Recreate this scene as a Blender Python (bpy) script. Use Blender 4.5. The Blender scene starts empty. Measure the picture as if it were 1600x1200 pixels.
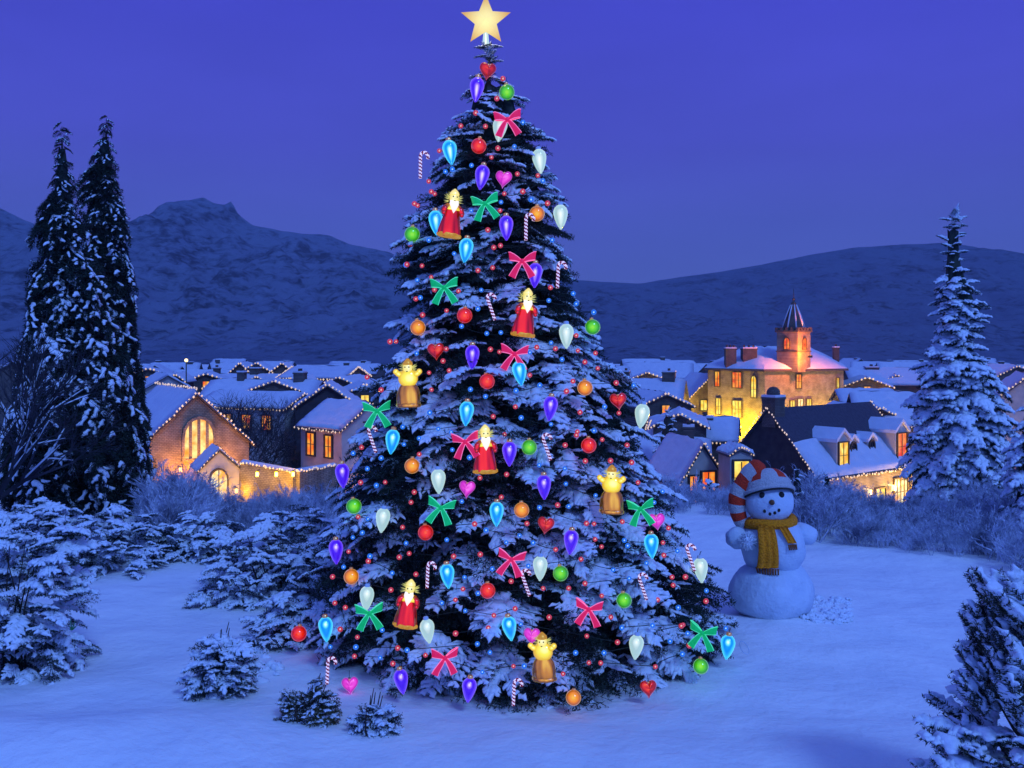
import bpy, math, random
import numpy as np
R = math.radians
scene = bpy.context.scene
col = scene.collection
CAMZ, F, HY = 3.7, 1500.0, 540.0
# ---------------------------------------------------------------- camera
cd = bpy.data.cameras.new('camera'); cam = bpy.data.objects.new('camera', cd); col.objects.link(cam)
cam.location = (0, 0, CAMZ); cam.rotation_euler = (R(90), 0, 0)
cd.sensor_width = 36; cd.lens = 36*F/1600; cd.shift_y = -(600-HY)/1600
cd.clip_start = 0.1; cd.clip_end = 8000
scene.camera = cam
# ---------------------------------------------------------------- dusk sky
w = bpy.data.worlds.new('World'); scene.world = w; w.use_nodes = True
nt = w.node_tree; N = nt.nodes; L = nt.links
for n in list(N): N.remove(n)
def srgb(r, g, b):
    f = lambda c: c/12.92 if c <= .04045 else ((c+.055)/1.055)**2.4
    return (f(r/255), f(g/255), f(b/255), 1)
out = N.new('ShaderNodeOutputWorld'); bg = N.new('ShaderNodeBackground'); bg.inputs[1].default_value = 1.0
tc = N.new('ShaderNodeTexCoord'); sx = N.new('ShaderNodeSeparateXYZ'); L.new(tc.outputs['Generated'], sx.inputs[0])
mr = N.new('ShaderNodeMapRange'); mr.inputs[1].default_value = -0.05; mr.inputs[2].default_value = 1.0
L.new(sx.outputs['Z'], mr.inputs[0])
cr = N.new('ShaderNodeValToRGB'); L.new(mr.outputs[0], cr.inputs[0])
e = cr.color_ramp.elements
e[0].position = 0.0; e[0].color = srgb(84, 104, 182)
e[1].position = 1.0; e[1].color = (0.075, 0.165, 0.66, 1)
for p, c in ((0.10, srgb(84, 102, 184)), (0.17, srgb(82, 92, 191)), (0.24, srgb(78, 80, 198)), (0.36, srgb(72, 72, 206)), (0.55, srgb(72, 82, 208))):
    q = e.new(p); q.color = c
mp = N.new('ShaderNodeMapping'); mp.inputs['Scale'].default_value = (1.2, 1.2, 5.0); L.new(tc.outputs['Generated'], mp.inputs[0])
nz = N.new('ShaderNodeTexNoise'); nz.inputs['Scale'].default_value = 2.2; nz.inputs['Detail'].default_value = 5; L.new(mp.outputs[0], nz.inputs[0])
nr = N.new('ShaderNodeMapRange'); nr.inputs[1].default_value = .35; nr.inputs[2].default_value = .7; nr.inputs[3].default_value = .97; nr.inputs[4].default_value = 1.12
L.new(nz.outputs[0], nr.inputs[0])
vm = N.new('ShaderNodeVectorMath'); vm.operation = 'SCALE'
# unseen sky behind the viewer: a stronger blue added to light the near sides
mb_ = N.new('ShaderNodeMapRange'); mb_.interpolation_type = 'SMOOTHSTEP'; mb_.inputs[1].default_value = .15; mb_.inputs[2].default_value = -.75; L.new(sx.outputs['Y'], mb_.inputs[0])
mxb = N.new('ShaderNodeMix'); mxb.data_type = 'RGBA'; mxb.inputs[7].default_value = (.085, .200, .88, 1); L.new(mb_.outputs[0], mxb.inputs[0]); L.new(cr.outputs[0], mxb.inputs[6]); L.new(mxb.outputs[2], vm.inputs[0]); L.new(nr.outputs[0], vm.inputs['Scale'])
L.new(vm.outputs[0], bg.inputs[0]); L.new(bg.outputs[0], out.inputs[0])
# one soft, low, bluish sun (the last daylight through thin cloud)
sd = bpy.data.lights.new('sun', 'SUN'); so = bpy.data.objects.new('sun', sd); col.objects.link(so)
sd.energy = 1.35; sd.angle = R(12); sd.color = (0.22, 0.45, 1.0)
so.rotation_euler = (R(46), 0, R(28))
vs = scene.view_settings; vs.view_transform = 'Standard'; vs.look = 'None'; vs.gamma = 1; vs.exposure = 0
scene.cycles.use_denoising = True
scene.cycles.max_bounces = 5; scene.cycles.diffuse_bounces = 2; scene.cycles.glossy_bounces = 2
scene.cycles.transparent_max_bounces = 6; scene.cycles.sample_clamp_indirect = 3

# ---------------------------------------------------------------- helpers
def P(px, py, D): return ((px-800)/F*D, D, CAMZ-(py-HY)/F*D)
def sstep(a, b, x):
    t = np.clip((x-a)/(b-a), 0, 1); return t*t*(3-2*t)
_rs = np.random.RandomState(5)
_perm = _rs.permutation(512)
def _h(ix, iy): return _perm[(_perm[ix & 511]+iy) & 511]/511.0
def vnoise(x, y):
    x = np.asarray(x, float); y = np.asarray(y, float)
    ix = np.floor(x).astype(int); iy = np.floor(y).astype(int); fx = x-ix; fy = y-iy
    fx = fx*fx*(3-2*fx); fy = fy*fy*(3-2*fy)
    return (_h(ix, iy)*(1-fx)+_h(ix+1, iy)*fx)*(1-fy)+(_h(ix, iy+1)*(1-fx)+_h(ix+1, iy+1)*fx)*fy
def fbm(x, y, o=4):
    s = 0; a = .5
    for k in range(o): s = s+a*(vnoise(x*2**k+17*k, y*2**k+31*k)-.5); a *= .5
    return s
def ground(x, y):
    x = np.asarray(x, float); y = np.asarray(y, float)
    z = -7.3*sstep(20, 56, y)
    z = z+0.22*fbm(x*.35, y*.35, 3)*sstep(3, 8, np.abs(y)+np.abs(x)*.3)+.10*fbm(x*.7+4+y*.5, y*2.1, 4)*sstep(30, 12, y)+.05*np.maximum(0, fbm(x*.8+40-y*.4, y*1.1, 2))*sstep(30, 12, y)*2
    z = z+0.9*fbm(x*.05+9, y*.05, 3)*sstep(22, 50, y)
    z = z+0.16*np.exp(-((y-8.7-0.10*(x+4))**2)/.5)*sstep(-1.2, -3.5, x)       # low drift crossing the foreground
    z = z+0.10*np.exp(-((y-8.3+0.05*x)**2)/.9)
    z = z+0.25*np.exp(-(((x-3.7)/1.1)**2+((y-12.5)/.8)**2))*.5
    return z
def gz(x, y): return float(ground(x, y))

def link(name, me, mats, parent=None):
    o = bpy.data.objects.new(name, me); col.objects.link(o)
    for m in (mats if isinstance(mats, (list, tuple)) else [mats]): me.materials.append(m)
    if parent: o.parent = parent
    return o
def npmesh(name, V, Fq, mats, parent=None, smooth=False, matidx=None):
    V = np.asarray(V, np.float32).reshape(-1, 3); Fq = np.asarray(Fq, np.int32)
    k = Fq.shape[1]; n = len(Fq)
    me = bpy.data.meshes.new(name)
    me.vertices.add(len(V)); me.vertices.foreach_set('co', V.ravel())
    me.loops.add(n*k); me.loops.foreach_set('vertex_index', Fq.ravel())
    me.polygons.add(n); me.polygons.foreach_set('loop_start', np.arange(0, n*k, k, dtype=np.int32))
    try: me.polygons.foreach_set('loop_total', np.full(n, k, np.int32))
    except Exception: pass
    if matidx is not None: me.polygons.foreach_set('material_index', np.asarray(matidx, np.int32))
    me.polygons.foreach_set('use_smooth', np.full(n, smooth))
    me.update(calc_edges=True); me.validate()
    return link(name, me, mats, parent)
class MB:
    def __init__(s): s.v = []; s.f = []; s.m = []; s.sm = []
    def add(s, V, Fs, mi=0, smooth=False):
        b = len(s.v); s.v += [tuple(p) for p in V]; s.f += [tuple(i+b for i in f) for f in Fs]
        s.m += [mi]*len(Fs); s.sm += [smooth]*len(Fs); return s
    def box(s, x0, y0, z0, x1, y1, z1, mi=0):
        return s.add([(x0,y0,z0),(x1,y0,z0),(x1,y1,z0),(x0,y1,z0),(x0,y0,z1),(x1,y0,z1),(x1,y1,z1),(x0,y1,z1)],
            [(0,3,2,1),(4,5,6,7),(0,1,5,4),(1,2,6,5),(2,3,7,6),(3,0,4,7)], mi)
    def prism(s, A, B, mi=0, smooth=False):
        n = len(A); return s.add(list(A)+list(B), [tuple(range(n))[::-1], tuple(range(n, 2*n))]+[(i, (i+1) % n, n+(i+1) % n, n+i) for i in range(n)], mi, smooth)
    def lathe(s, prof, n=16, c=(0, 0, 0), mi=0, lobes=0, la=0.0):
        V = []; m = len(prof)
        for r, z in prof:
            for k in range(n):
                a = 2*math.pi*k/n; rr = r*(1+la*math.cos(lobes*a)) if lobes else r
                V.append((c[0]+rr*math.cos(a), c[1]+rr*math.sin(a), c[2]+z))
        Fs = [(j*n+k, j*n+(k+1) % n, (j+1)*n+(k+1) % n, (j+1)*n+k) for j in range(m-1) for k in range(n)]
        Fs += [tuple(range(n))[::-1], tuple((m-1)*n+k for k in range(n))]
        return s.add(V, Fs, mi, True)
    def ball(s, c, r, mi=0, n=12, sc=(1, 1, 1)):
        pr = [(r*math.sin(math.pi*k/n)*1.0, -r*math.cos(math.pi*k/n)) for k in range(0, n+1)]
        b = len(s.v); s.lathe([(max(a, r*.01), z) for a, z in pr], n+4, (0, 0, 0), mi)
        for i in range(b, len(s.v)):
            v = s.v[i]; s.v[i] = (c[0]+v[0]*sc[0], c[1]+v[1]*sc[1], c[2]+v[2]*sc[2])
        return s
    def tube(s, pts, rad, n=8, mi=0, stripes=None):
        pts = [np.array(p, float) for p in pts]; V = []; m = len(pts); up = None
        for i, p in enumerate(pts):
            t = pts[min(i+1, m-1)]-pts[max(i-1, 0)]; t /= (np.linalg.norm(t)+1e-9)
            if up is None: up = np.array((0, 1, 0.)) if abs(t[1]) < .9 else np.array((1., 0, 0))
            u = np.cross(up, t); u /= (np.linalg.norm(u)+1e-9); v = np.cross(t, u)
            up = v
            r = rad[i] if isinstance(rad, (list, tuple, np.ndarray)) else rad
            for k in range(n):
                a = 2*math.pi*k/n; V.append(p+r*(math.cos(a)*u+math.sin(a)*v))
        b = len(s.f)
        s.add(V, [(j*n+k, j*n+(k+1) % n, (j+1)*n+(k+1) % n, (j+1)*n+k) for j in range(m-1) for k in range(n)]+[tuple(range(n))[::-1], tuple((m-1)*n+k for k in range(n))], mi, True)
        if stripes:
            for j in range(m-1):
                for k in range(n): s.m[b+j*n+k] = stripes(j, k)
        return s
    def build(s, name, mats, parent=None):
        me = bpy.data.meshes.new(name); me.from_pydata(s.v, [], s.f)
        me.polygons.foreach_set('material_index', s.m); me.polygons.foreach_set('use_smooth', s.sm); me.update()
        return link(name, me, mats, parent)
def empty(name, loc=(0, 0, 0), rz=0):
    o = bpy.data.objects.new(name, None); col.objects.link(o); o.location = loc; o.rotation_euler = (0, 0, rz); o.empty_display_size = .1; return o
def tag(o, label=None, cat=None, group=None, kind=None):
    if label: o['label'] = label
    if cat: o['category'] = cat
    if group: o['group'] = group
    if kind: o['kind'] = kind
    return o

# ---------------------------------------------------------------- materials
def mat(name, c, rough=.8, metal=0, emit=None, es=0, noise=None, bump=None, spec=.4, scale=5, cs=None):
    m = bpy.data.materials.new(name); m.use_nodes = True; n = m.node_tree.nodes; l = m.node_tree.links
    b = n['Principled BSDF']; b.inputs['Base Color'].default_value = (*c[:3], 1); b.inputs['Roughness'].default_value = rough
    b.inputs['Metallic'].default_value = metal; b.inputs['Specular IOR Level'].default_value = spec
    if noise or bump:
        t = n.new('ShaderNodeTexCoord'); z = n.new('ShaderNodeTexNoise'); z.inputs['Scale'].default_value = scale; z.inputs['Detail'].default_value = 6
        l.new(t.outputs['Object'], z.inputs[0])
    if noise:
        r = n.new('ShaderNodeValToRGB'); r.color_ramp.elements[0].color = (*noise[:3], 1); r.color_ramp.elements[1].color = (*c[:3], 1)
        r.color_ramp.elements[0].position = .35; r.color_ramp.elements[1].position = .62
        l.new(z.outputs[0], r.inputs[0]); l.new(r.outputs[0], b.inputs['Base Color'])
    if bump:
        u = n.new('ShaderNodeBump'); u.inputs['Strength'].default_value = bump; u.inputs['Distance'].default_value = .1
        l.new(z.outputs[0], u.inputs['Height']); l.new(u.outputs[0], b.inputs['Normal'])
    if emit:
        b.inputs['Emission Color'].default_value = (*emit[:3], 1); b.inputs['Emission Strength'].default_value = es
        if cs is None: m.cycles.emission_sampling = 'NONE'
    return m
def glow(name, base, stops, strength=1.0, rough=.12):
    """emission graded from middle to rim: lit bulb glass, painted-in glow on other ornaments"""
    m = mat(name, [c*.25 for c in base], rough, emit=(1, 1, 1), es=strength, spec=.6)
    n = m.node_tree.nodes; l = m.node_tree.links; b = n['Principled BSDF']
    b.inputs['Coat Weight'].default_value = .6; b.inputs['Coat Roughness'].default_value = .05
    lw = n.new('ShaderNodeLayerWeight'); lw.inputs[0].default_value = .5
    r = n.new('ShaderNodeValToRGB'); e = r.color_ramp.elements
    e[0].position = stops[0][0]; e[0].color = stops[0][1]; e[1].position = stops[-1][0]; e[1].color = stops[-1][1]
    for p, c in stops[1:-1]: q = e.new(1-math.sqrt(1-p*p)); q.color = c      # p = share of the radius seen from the front
    l.new(lw.outputs['Facing'], r.inputs[0]); l.new(r.outputs[0], b.inputs['Emission Color'])
    return m
def snowmat(name, c=(.82, .86, .9), scale=8, bump=.5, dist=.03, rough=.75):
    m = bpy.data.materials.new(name); m.use_nodes = True; n = m.node_tree.nodes; l = m.node_tree.links
    b = n['Principled BSDF']; b.inputs['Roughness'].default_value = rough; b.inputs['Specular IOR Level'].default_value = .25
    t = n.new('ShaderNodeTexCoord'); z = n.new('ShaderNodeTexNoise'); z.inputs['Scale'].default_value = scale; z.inputs['Detail'].default_value = 8; z.inputs['Roughness'].default_value = .6
    l.new(t.outputs['Object'], z.inputs[0])
    r = n.new('ShaderNodeValToRGB'); r.color_ramp.elements[0].color = (c[0]*.84, c[1]*.87, c[2]*.92, 1); r.color_ramp.elements[1].color = (*c, 1)
    r.color_ramp.elements[0].position = .3; r.color_ramp.elements[1].position = .7
    l.new(z.outputs[0], r.inputs[0]); l.new(r.outputs[0], b.inputs['Base Color'])
    u = n.new('ShaderNodeBump'); u.inputs['Strength'].default_value = bump; u.inputs['Distance'].default_value = dist
    l.new(z.outputs[0], u.inputs['Height']); l.new(u.outputs[0], b.inputs['Normal'])
    return m
M = {}
M['ground'] = snowmat('ground_snow', (.88, .90, .92), scale=1.1, bump=.8, dist=.16)
M['snow'] = snowmat('bough_snow', (.80, .87, .97), 25, .6, .02)
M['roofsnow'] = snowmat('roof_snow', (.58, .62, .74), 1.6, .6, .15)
M['needles'] = mat('spruce_needles', (.012, .03, .022), .65, noise=(.004, .010, .012), scale=3)
M['needles_olive'] = mat('olive_needles', (.10, .09, .035), .7, noise=(.015, .02, .02), scale=6)
M['bark'] = mat('bark', (.05, .035, .03), .9, noise=(.02, .015, .015), bump=.6, scale=14)
M['frost'] = mat('frosted_twigs', (.62, .68, .85), .8, noise=(.14, .16, .26), scale=2.2)
M['frost_dark'] = mat('dark_frosted_twigs', (.24, .27, .36), .8, noise=(.04, .05, .08), scale=2.2)
M['slate'] = mat('roof_slate', (.05, .05, .07), .6, noise=(.03, .03, .05), bump=.4, scale=6)
def stone(name, a, b, sc=2.6):
    m = bpy.data.materials.new(name); m.use_nodes = True; n = m.node_tree.nodes; l = m.node_tree.links; p = n['Principled BSDF']; p.inputs['Roughness'].default_value = .9
    t = n.new('ShaderNodeTexCoord'); mp = n.new('ShaderNodeMapping'); l.new(t.outputs['Object'], mp.inputs[0]); mp.inputs['Rotation'].default_value = (R(90), 0, R(0))
    k = n.new('ShaderNodeTexBrick'); k.inputs['Scale'].default_value = sc; k.inputs['Color1'].default_value = (*a, 1); k.inputs['Color2'].default_value = (*b, 1)
    k.inputs['Mortar'].default_value = (a[0]*.4, a[1]*.4, a[2]*.4, 1); k.inputs['Mortar Size'].default_value = .03; k.inputs['Bias'].default_value = -.2
    l.new(mp.outputs[0], k.inputs[0])
    z = n.new('ShaderNodeTexNoise'); z.inputs['Scale'].default_value = 1.4; z.inputs['Detail'].default_value = 8; l.new(t.outputs['Object'], z.inputs[0])
    x = n.new('ShaderNodeMix'); x.data_type = 'RGBA'; x.blend_type = 'MULTIPLY'; x.inputs[0].default_value = .8
    rr = n.new('ShaderNodeValToRGB'); rr.color_ramp.elements[0].color = (.45, .42, .4, 1); rr.color_ramp.elements[1].color = (1.1, 1.1, 1.1, 1); rr.color_ramp.elements[0].position = .3; rr.color_ramp.elements[1].position = .7
    l.new(z.outputs[0], rr.inputs[0]); l.new(k.outputs[0], x.inputs[6]); l.new(rr.outputs[0], x.inputs[7]); l.new(x.outputs[2], p.inputs['Base Color'])
    u = n.new('ShaderNodeBump'); u.inputs['Strength'].default_value = .6; u.inputs['Distance'].default_value = .05; l.new(k.outputs['Fac'], u.inputs['Height']); u.invert = True; l.new(u.outputs[0], p.inputs['Normal'])
    return m
M['stone'] = stone('rubble_stone', (.30, .27, .22), (.20, .18, .15))
M['darkstone'] = stone('dark_stone', (.12, .11, .11), (.08, .07, .07))
M['plaster'] = mat('pale_render', (.42, .40, .40), .9, noise=(.30, .29, .30), bump=.3, scale=1.2)
M['timber'] = mat('window_frame_wood', (.07, .05, .04), .7, noise=(.04, .03, .02), scale=9)
M['darkstoneblue'] = mat('dark_gable_render', (.035, .035, .045), .9, noise=(.02, .02, .03), scale=2)
def litwin(name, a, b, s):
    """lit panes, their brightness varied by noise across the glass"""
    m = mat(name, (.05, .04, .03), .2, emit=(1, 1, 1), es=s, cs=1)
    n = m.node_tree.nodes; l = m.node_tree.links; p = n['Principled BSDF']
    t = n.new('ShaderNodeTexCoord'); z = n.new('ShaderNodeTexNoise'); z.inputs['Scale'].default_value = 1.7; z.inputs['Detail'].default_value = 3
    l.new(t.outputs['Object'], z.inputs[0]); r = n.new('ShaderNodeValToRGB'); r.color_ramp.elements[0].color = a; r.color_ramp.elements[1].color = b
    r.color_ramp.elements[0].position = .36; r.color_ramp.elements[1].position = .62
    l.new(z.outputs[0], r.inputs[0]); l.new(r.outputs[0], p.inputs['Emission Color']); return m
M['win_orange'] = litwin('lit_orange_pane', srgb(250, 95, 10), srgb(255, 190, 70), 1.0)
M['win_yellow'] = litwin('lit_yellow_pane', srgb(245, 175, 20), srgb(255, 245, 120), 1.1)
M['win_red'] = litwin('lit_red_pane', srgb(235, 60, 20), srgb(255, 160, 60), 1.0)
M['win_pale'] = litwin('lit_pale_pane', srgb(255, 170, 60), srgb(255, 250, 190), 1.25)
M['win_amber'] = litwin('lit_amber_pane', srgb(255, 150, 40), srgb(255, 235, 150), 1.15)
M['win_dark'] = mat('unlit_pane', (.02, .02, .03), .1)
M['string'] = mat('string_bulb', (.8, .7, .5), .3, emit=srgb(235, 195, 135), es=.8)
M['lantern'] = mat('lantern_glass', (.8, .7, .5), .3, emit=srgb(255, 220, 130), es=2.5)
M['wire'] = mat('dark_cable', (.01, .02, .015), .5)

# ================================================================ terrain
def axis(a, n, k):
    t = np.linspace(-1, 1, n); return a*np.sinh(k*t)/math.sinh(k)
gx = axis(2600, 360, 7.2); t = np.linspace(0, 1, 420); gy = -40+46*t/.12*(t < .12)+(t >= .12)*(46+3400*(np.expm1(6.0*(t-.12)/.88)/np.expm1(6.0)))
X, Y = np.meshgrid(gx, gy)
Zt = ground(X, Y)
ni, nj = X.shape
idx = np.arange(ni*nj).reshape(ni, nj)
Fq = np.stack([idx[:-1, :-1], idx[:-1, 1:], idx[1:, 1:], idx[1:, :-1]], -1).reshape(-1, 4)
tag(npmesh('ground', np.stack([X, Y, Zt], -1), Fq, M['ground'], smooth=True), kind='structure')

def mountain(name, prof, D, D0, xr, m, rough, seed, nx=520, ny=190):
    px = np.array([p[0] for p in prof], float); py = np.array([p[1] for p in prof], float)
    xs = np.linspace(xr[0], xr[1], nx); v = np.linspace(0, 1.35, ny)
    XX, VV = np.meshgrid(xs, v)
    YY = D0+(D-D0)*VV
    H = (HY-np.interp(XX/D*F+800, px, py))/F*D+CAMZ
    edge = sstep(xr[0], xr[0]+300, XX)*(1-sstep(xr[1]-300, xr[1], XX))
    s = np.where(VV <= 1, VV**1.15*(1.0), 1-(VV-1)*1.8)
    g = np.abs(fbm(XX*.009+seed, YY*.004, 6)); rg = (0.2-g)*rough*.8+fbm(XX*.04+seed, YY*.02, 5)*rough*.5
    env = np.sin(np.clip(VV, 0, 1)*math.pi)**.8+.06
    ZZ = -7.5+(H+7.5)*s*(.3+.7*edge)+rg*env
    i = np.arange(nx*ny).reshape(ny, nx)
    Fq = np.stack([i[:-1, :-1], i[:-1, 1:], i[1:, 1:], i[1:, :-1]], -1).reshape(-1, 4)
    return tag(npmesh(name, np.stack([XX, YY, ZZ], -1), Fq, m, smooth=True), kind='structure')
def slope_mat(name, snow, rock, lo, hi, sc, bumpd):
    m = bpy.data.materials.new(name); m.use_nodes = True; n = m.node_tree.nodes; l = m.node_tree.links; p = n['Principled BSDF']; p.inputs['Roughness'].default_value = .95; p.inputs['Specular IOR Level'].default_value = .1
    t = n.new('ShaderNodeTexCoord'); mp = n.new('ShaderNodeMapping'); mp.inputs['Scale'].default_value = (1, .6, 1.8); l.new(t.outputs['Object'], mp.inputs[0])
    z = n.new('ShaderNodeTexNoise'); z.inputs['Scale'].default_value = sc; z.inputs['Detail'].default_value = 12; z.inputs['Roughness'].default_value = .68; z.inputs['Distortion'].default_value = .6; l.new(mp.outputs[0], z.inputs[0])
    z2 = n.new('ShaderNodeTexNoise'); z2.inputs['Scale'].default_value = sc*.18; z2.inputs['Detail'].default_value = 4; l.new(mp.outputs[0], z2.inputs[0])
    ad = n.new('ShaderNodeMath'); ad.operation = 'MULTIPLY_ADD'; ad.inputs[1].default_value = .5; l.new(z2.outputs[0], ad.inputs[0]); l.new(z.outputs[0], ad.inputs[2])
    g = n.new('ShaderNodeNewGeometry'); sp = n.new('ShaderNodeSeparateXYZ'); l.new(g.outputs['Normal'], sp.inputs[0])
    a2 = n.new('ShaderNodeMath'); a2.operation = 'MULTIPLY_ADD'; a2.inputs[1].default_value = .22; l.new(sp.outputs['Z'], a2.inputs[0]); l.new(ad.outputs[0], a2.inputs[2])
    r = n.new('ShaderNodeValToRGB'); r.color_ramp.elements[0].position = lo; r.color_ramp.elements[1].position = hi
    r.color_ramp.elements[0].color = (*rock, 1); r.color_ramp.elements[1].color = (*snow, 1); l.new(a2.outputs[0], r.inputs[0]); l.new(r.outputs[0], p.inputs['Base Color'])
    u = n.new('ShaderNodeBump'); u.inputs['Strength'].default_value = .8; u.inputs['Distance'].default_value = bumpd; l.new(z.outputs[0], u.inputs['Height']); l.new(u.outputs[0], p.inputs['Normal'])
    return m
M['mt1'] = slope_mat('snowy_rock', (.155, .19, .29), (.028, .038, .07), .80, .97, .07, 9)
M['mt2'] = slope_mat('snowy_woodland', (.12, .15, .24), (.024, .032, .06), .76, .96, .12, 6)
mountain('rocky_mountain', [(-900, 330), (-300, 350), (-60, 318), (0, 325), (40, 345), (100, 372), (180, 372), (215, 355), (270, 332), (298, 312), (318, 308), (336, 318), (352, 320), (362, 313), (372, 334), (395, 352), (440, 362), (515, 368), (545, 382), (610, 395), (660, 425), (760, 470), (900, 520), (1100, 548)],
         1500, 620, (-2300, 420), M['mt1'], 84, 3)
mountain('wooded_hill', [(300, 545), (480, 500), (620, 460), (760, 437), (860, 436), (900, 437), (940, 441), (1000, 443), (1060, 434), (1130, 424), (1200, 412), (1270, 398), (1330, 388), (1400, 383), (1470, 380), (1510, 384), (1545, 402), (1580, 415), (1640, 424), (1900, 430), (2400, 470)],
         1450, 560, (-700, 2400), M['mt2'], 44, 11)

# ================================================================ conifer kit
def tri_needles(p0, p1, rs, dens, ln, wd, rad=1.0):
    d = p1-p0; Ls = np.linalg.norm(d); n = max(4, int(Ls*dens)); d = d/Ls
    t = rs.rand(n); base = p0+np.outer(t, p1-p0)
    q = rs.randn(n, 3); q -= np.outer(q@d, d); q /= np.linalg.norm(q, axis=1)[:, None]
    dr = d*.75+q*rad; dr /= np.linalg.norm(dr, axis=1)[:, None]
    l = ln*(.6+.6*rs.rand(n))*(1-.35*t)
    tip = base+dr*l[:, None]
    s = np.cross(dr, rs.randn(n, 3)); s /= np.linalg.norm(s, axis=1)[:, None]
    V = np.stack([base-s*wd/2, base+s*wd/2, tip], 1).reshape(-1, 3)
    return V, np.arange(3*n).reshape(-1, 3)
def pad(p0, p1, w, h, rs, k=6, seg=5, lift=.5, jt=.22):
    d = p1-p0; Ls = np.linalg.norm(d); d = d/Ls; s = np.cross(d, (0, 0, 1.)); s /= np.linalg.norm(s)+1e-9; u = np.cross(s, d)
    V = []; ts = np.linspace(0, 1, seg)
    for t in ts:
        pr = math.sin(math.pi*(.14+.76*t))**.45*(1-.25*t)
        ww = w*pr*(.6+.8*rs.rand()); hh = h*pr*(.65+.7*rs.rand()); off = s*w*.3*rs.randn()*.6
        for a in range(k):
            an = 2*math.pi*a/k; c, sn = math.cos(an), math.sin(an)
            j = 1+jt*rs.randn()
            V.append(p0+d*Ls*t+off+s*ww*c*j+u*(hh*max(sn, -.35)*j+h*lift))
    n = len(ts); F_ = []
    for j in range(n-1):
        for a in range(k):
            x = j*k+a; y = j*k+(a+1) % k; F_ += [(x, y, y+k), (x, y+k, x+k)]
    V.append(p0+u*h*lift); V.append(p1+d*w*.4)
    for a in range(k): F_ += [((a+1) % k, a, n*k), ((n-1)*k+a, (n-1)*k+(a+1) % k, n*k+1)]
    return np.array(V), np.array(F_)
def cat(L_):
    V = []; F_ = []; b = 0
    for v, f in L_: V.append(v); F_.append(f+b); b += len(v)
    return (np.concatenate(V), np.concatenate(F_)) if V else (np.zeros((0, 3)), np.zeros((0, 3), int))
def bough(Lb, seed, cover=.75, sw=.045, sh=.035, dens=85, nl=.055, wd=.010, spread=.42, droop=.18, tdroop=.10, ntw=None):
    """one fir bough along +x: spine, paired side shoots, needles round each, snow lying on top of most"""
    rs = np.random.RandomState(seed); nd = []; sn = []
    def sp(t): return np.array((Lb*t, 0.05*Lb*math.sin(3*t+seed), -droop*Lb*t*t))
    prev = sp(0)
    for i in range(1, 6):
        q = sp(i/5); nd.append(tri_needles(prev, q, rs, dens, nl, wd))
        if rs.rand() < cover: sn.append(pad(prev, q+(q-prev)*.2, sw*1.3, sh*1.1, rs))
        prev = q
    for q in range(int(3*cover+rs.rand()*2)) if cover > .3 else ():
        a = sp(rs.uniform(.1, .6))+np.array((0, rs.randn()*.07*Lb, sh*.5)); b = a+np.array((rs.uniform(.15, .32)*Lb, rs.randn()*.10*Lb, -.04*Lb)); sn.append(pad(a, b, sw*2.2, sh*1.5, rs, k=7, seg=5, lift=.2))
    n = ntw or max(5, int(Lb/.062))
    for i in range(n):
        t = .10+.85*(i+.5*rs.rand())/n; b = sp(t)
        l = Lb*spread*(1.05-t)**.8*(.8+.4*rs.rand())+.05
        for sd_ in (-1, 1):
            a = R(42+14*rs.rand())*sd_; e_ = b+np.array((l*math.cos(a), l*math.sin(a), -tdroop*l-.12*l*rs.rand()))
            nd.append(tri_needles(b, e_, rs, dens, nl, wd))
            if rs.rand() < cover: sn.append(pad(b, b+(e_-b)*rs.uniform(.6, .95), sw*(.75+.6*rs.rand()), sh, rs))
            if l > .22:
                for s2 in (-1, 1):
                    a2 = a+s2*R(38); m_ = b+(e_-b)*(.35+.3*rs.rand()); e2 = m_+np.array((l*.42*math.cos(a2), l*.42*math.sin(a2), -tdroop*l*.5))
                    nd.append(tri_needles(m_, e2, rs, dens, nl*.9, wd))
                    if rs.rand() < cover*.85: sn.append(pad(m_, e2, sw*.8, sh*.9, rs, seg=4))
    return cat(nd), cat(sn)
class Inst:
    """gathers many rotated copies of a few boughs into the arrays of one crown"""
    def __init__(s): s.j = {}
    def put(s, proto, loc, az, pitch, sc=1.0, roll=0.0): s.j.setdefault(proto, []).append((*loc, az, pitch, sc, roll))
    def out(s, protos, which):
        VV = []; FF = []; b = 0
        for k, L_ in s.j.items():
            V, F_ = protos[k][which]
            if len(V) == 0: continue
            A = np.array(L_); n = len(A)
            cp, sp_ = np.cos(A[:, 4]), np.sin(A[:, 4]); ca, sa = np.cos(A[:, 3]), np.sin(A[:, 3]); cr_, sr = np.cos(A[:, 6]), np.sin(A[:, 6])
            x = V[None, :, 0]*np.ones((n, 1)); y = V[None, :, 1]*cr_[:, None]-V[None, :, 2]*sr[:, None]; z = V[None, :, 1]*sr[:, None]+V[None, :, 2]*cr_[:, None]
            x2 = x*cp[:, None]-z*sp_[:, None]; z2 = x*sp_[:, None]+z*cp[:, None]
            x3 = x2*ca[:, None]-y*sa[:, None]; y3 = x2*sa[:, None]+y*ca[:, None]
            s_ = A[:, 5][:, None]
            W = np.stack([x3*s_+A[:, 0:1], y3*s_+A[:, 1:2], z2*s_+A[:, 2:3]], -1).reshape(-1, 3)
            Fo = (F_[None]+np.arange(n)[:, None, None]*len(V)).reshape(-1, 3)+b
            b += len(W); VV.append(W); FF.append(Fo)
        return np.concatenate(VV), np.concatenate(FF)
def trunk(name, h, r, parent, m, z0=-.3, lean=0):
    mb = MB(); mb.tube([(lean*t, 0, z0+(h-z0)*t) for t in np.linspace(0, 1, 9)], [r*(1-.93*t)+.004 for t in np.linspace(0, 1, 9)], 8)
    return mb.build(name, m, parent)

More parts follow.
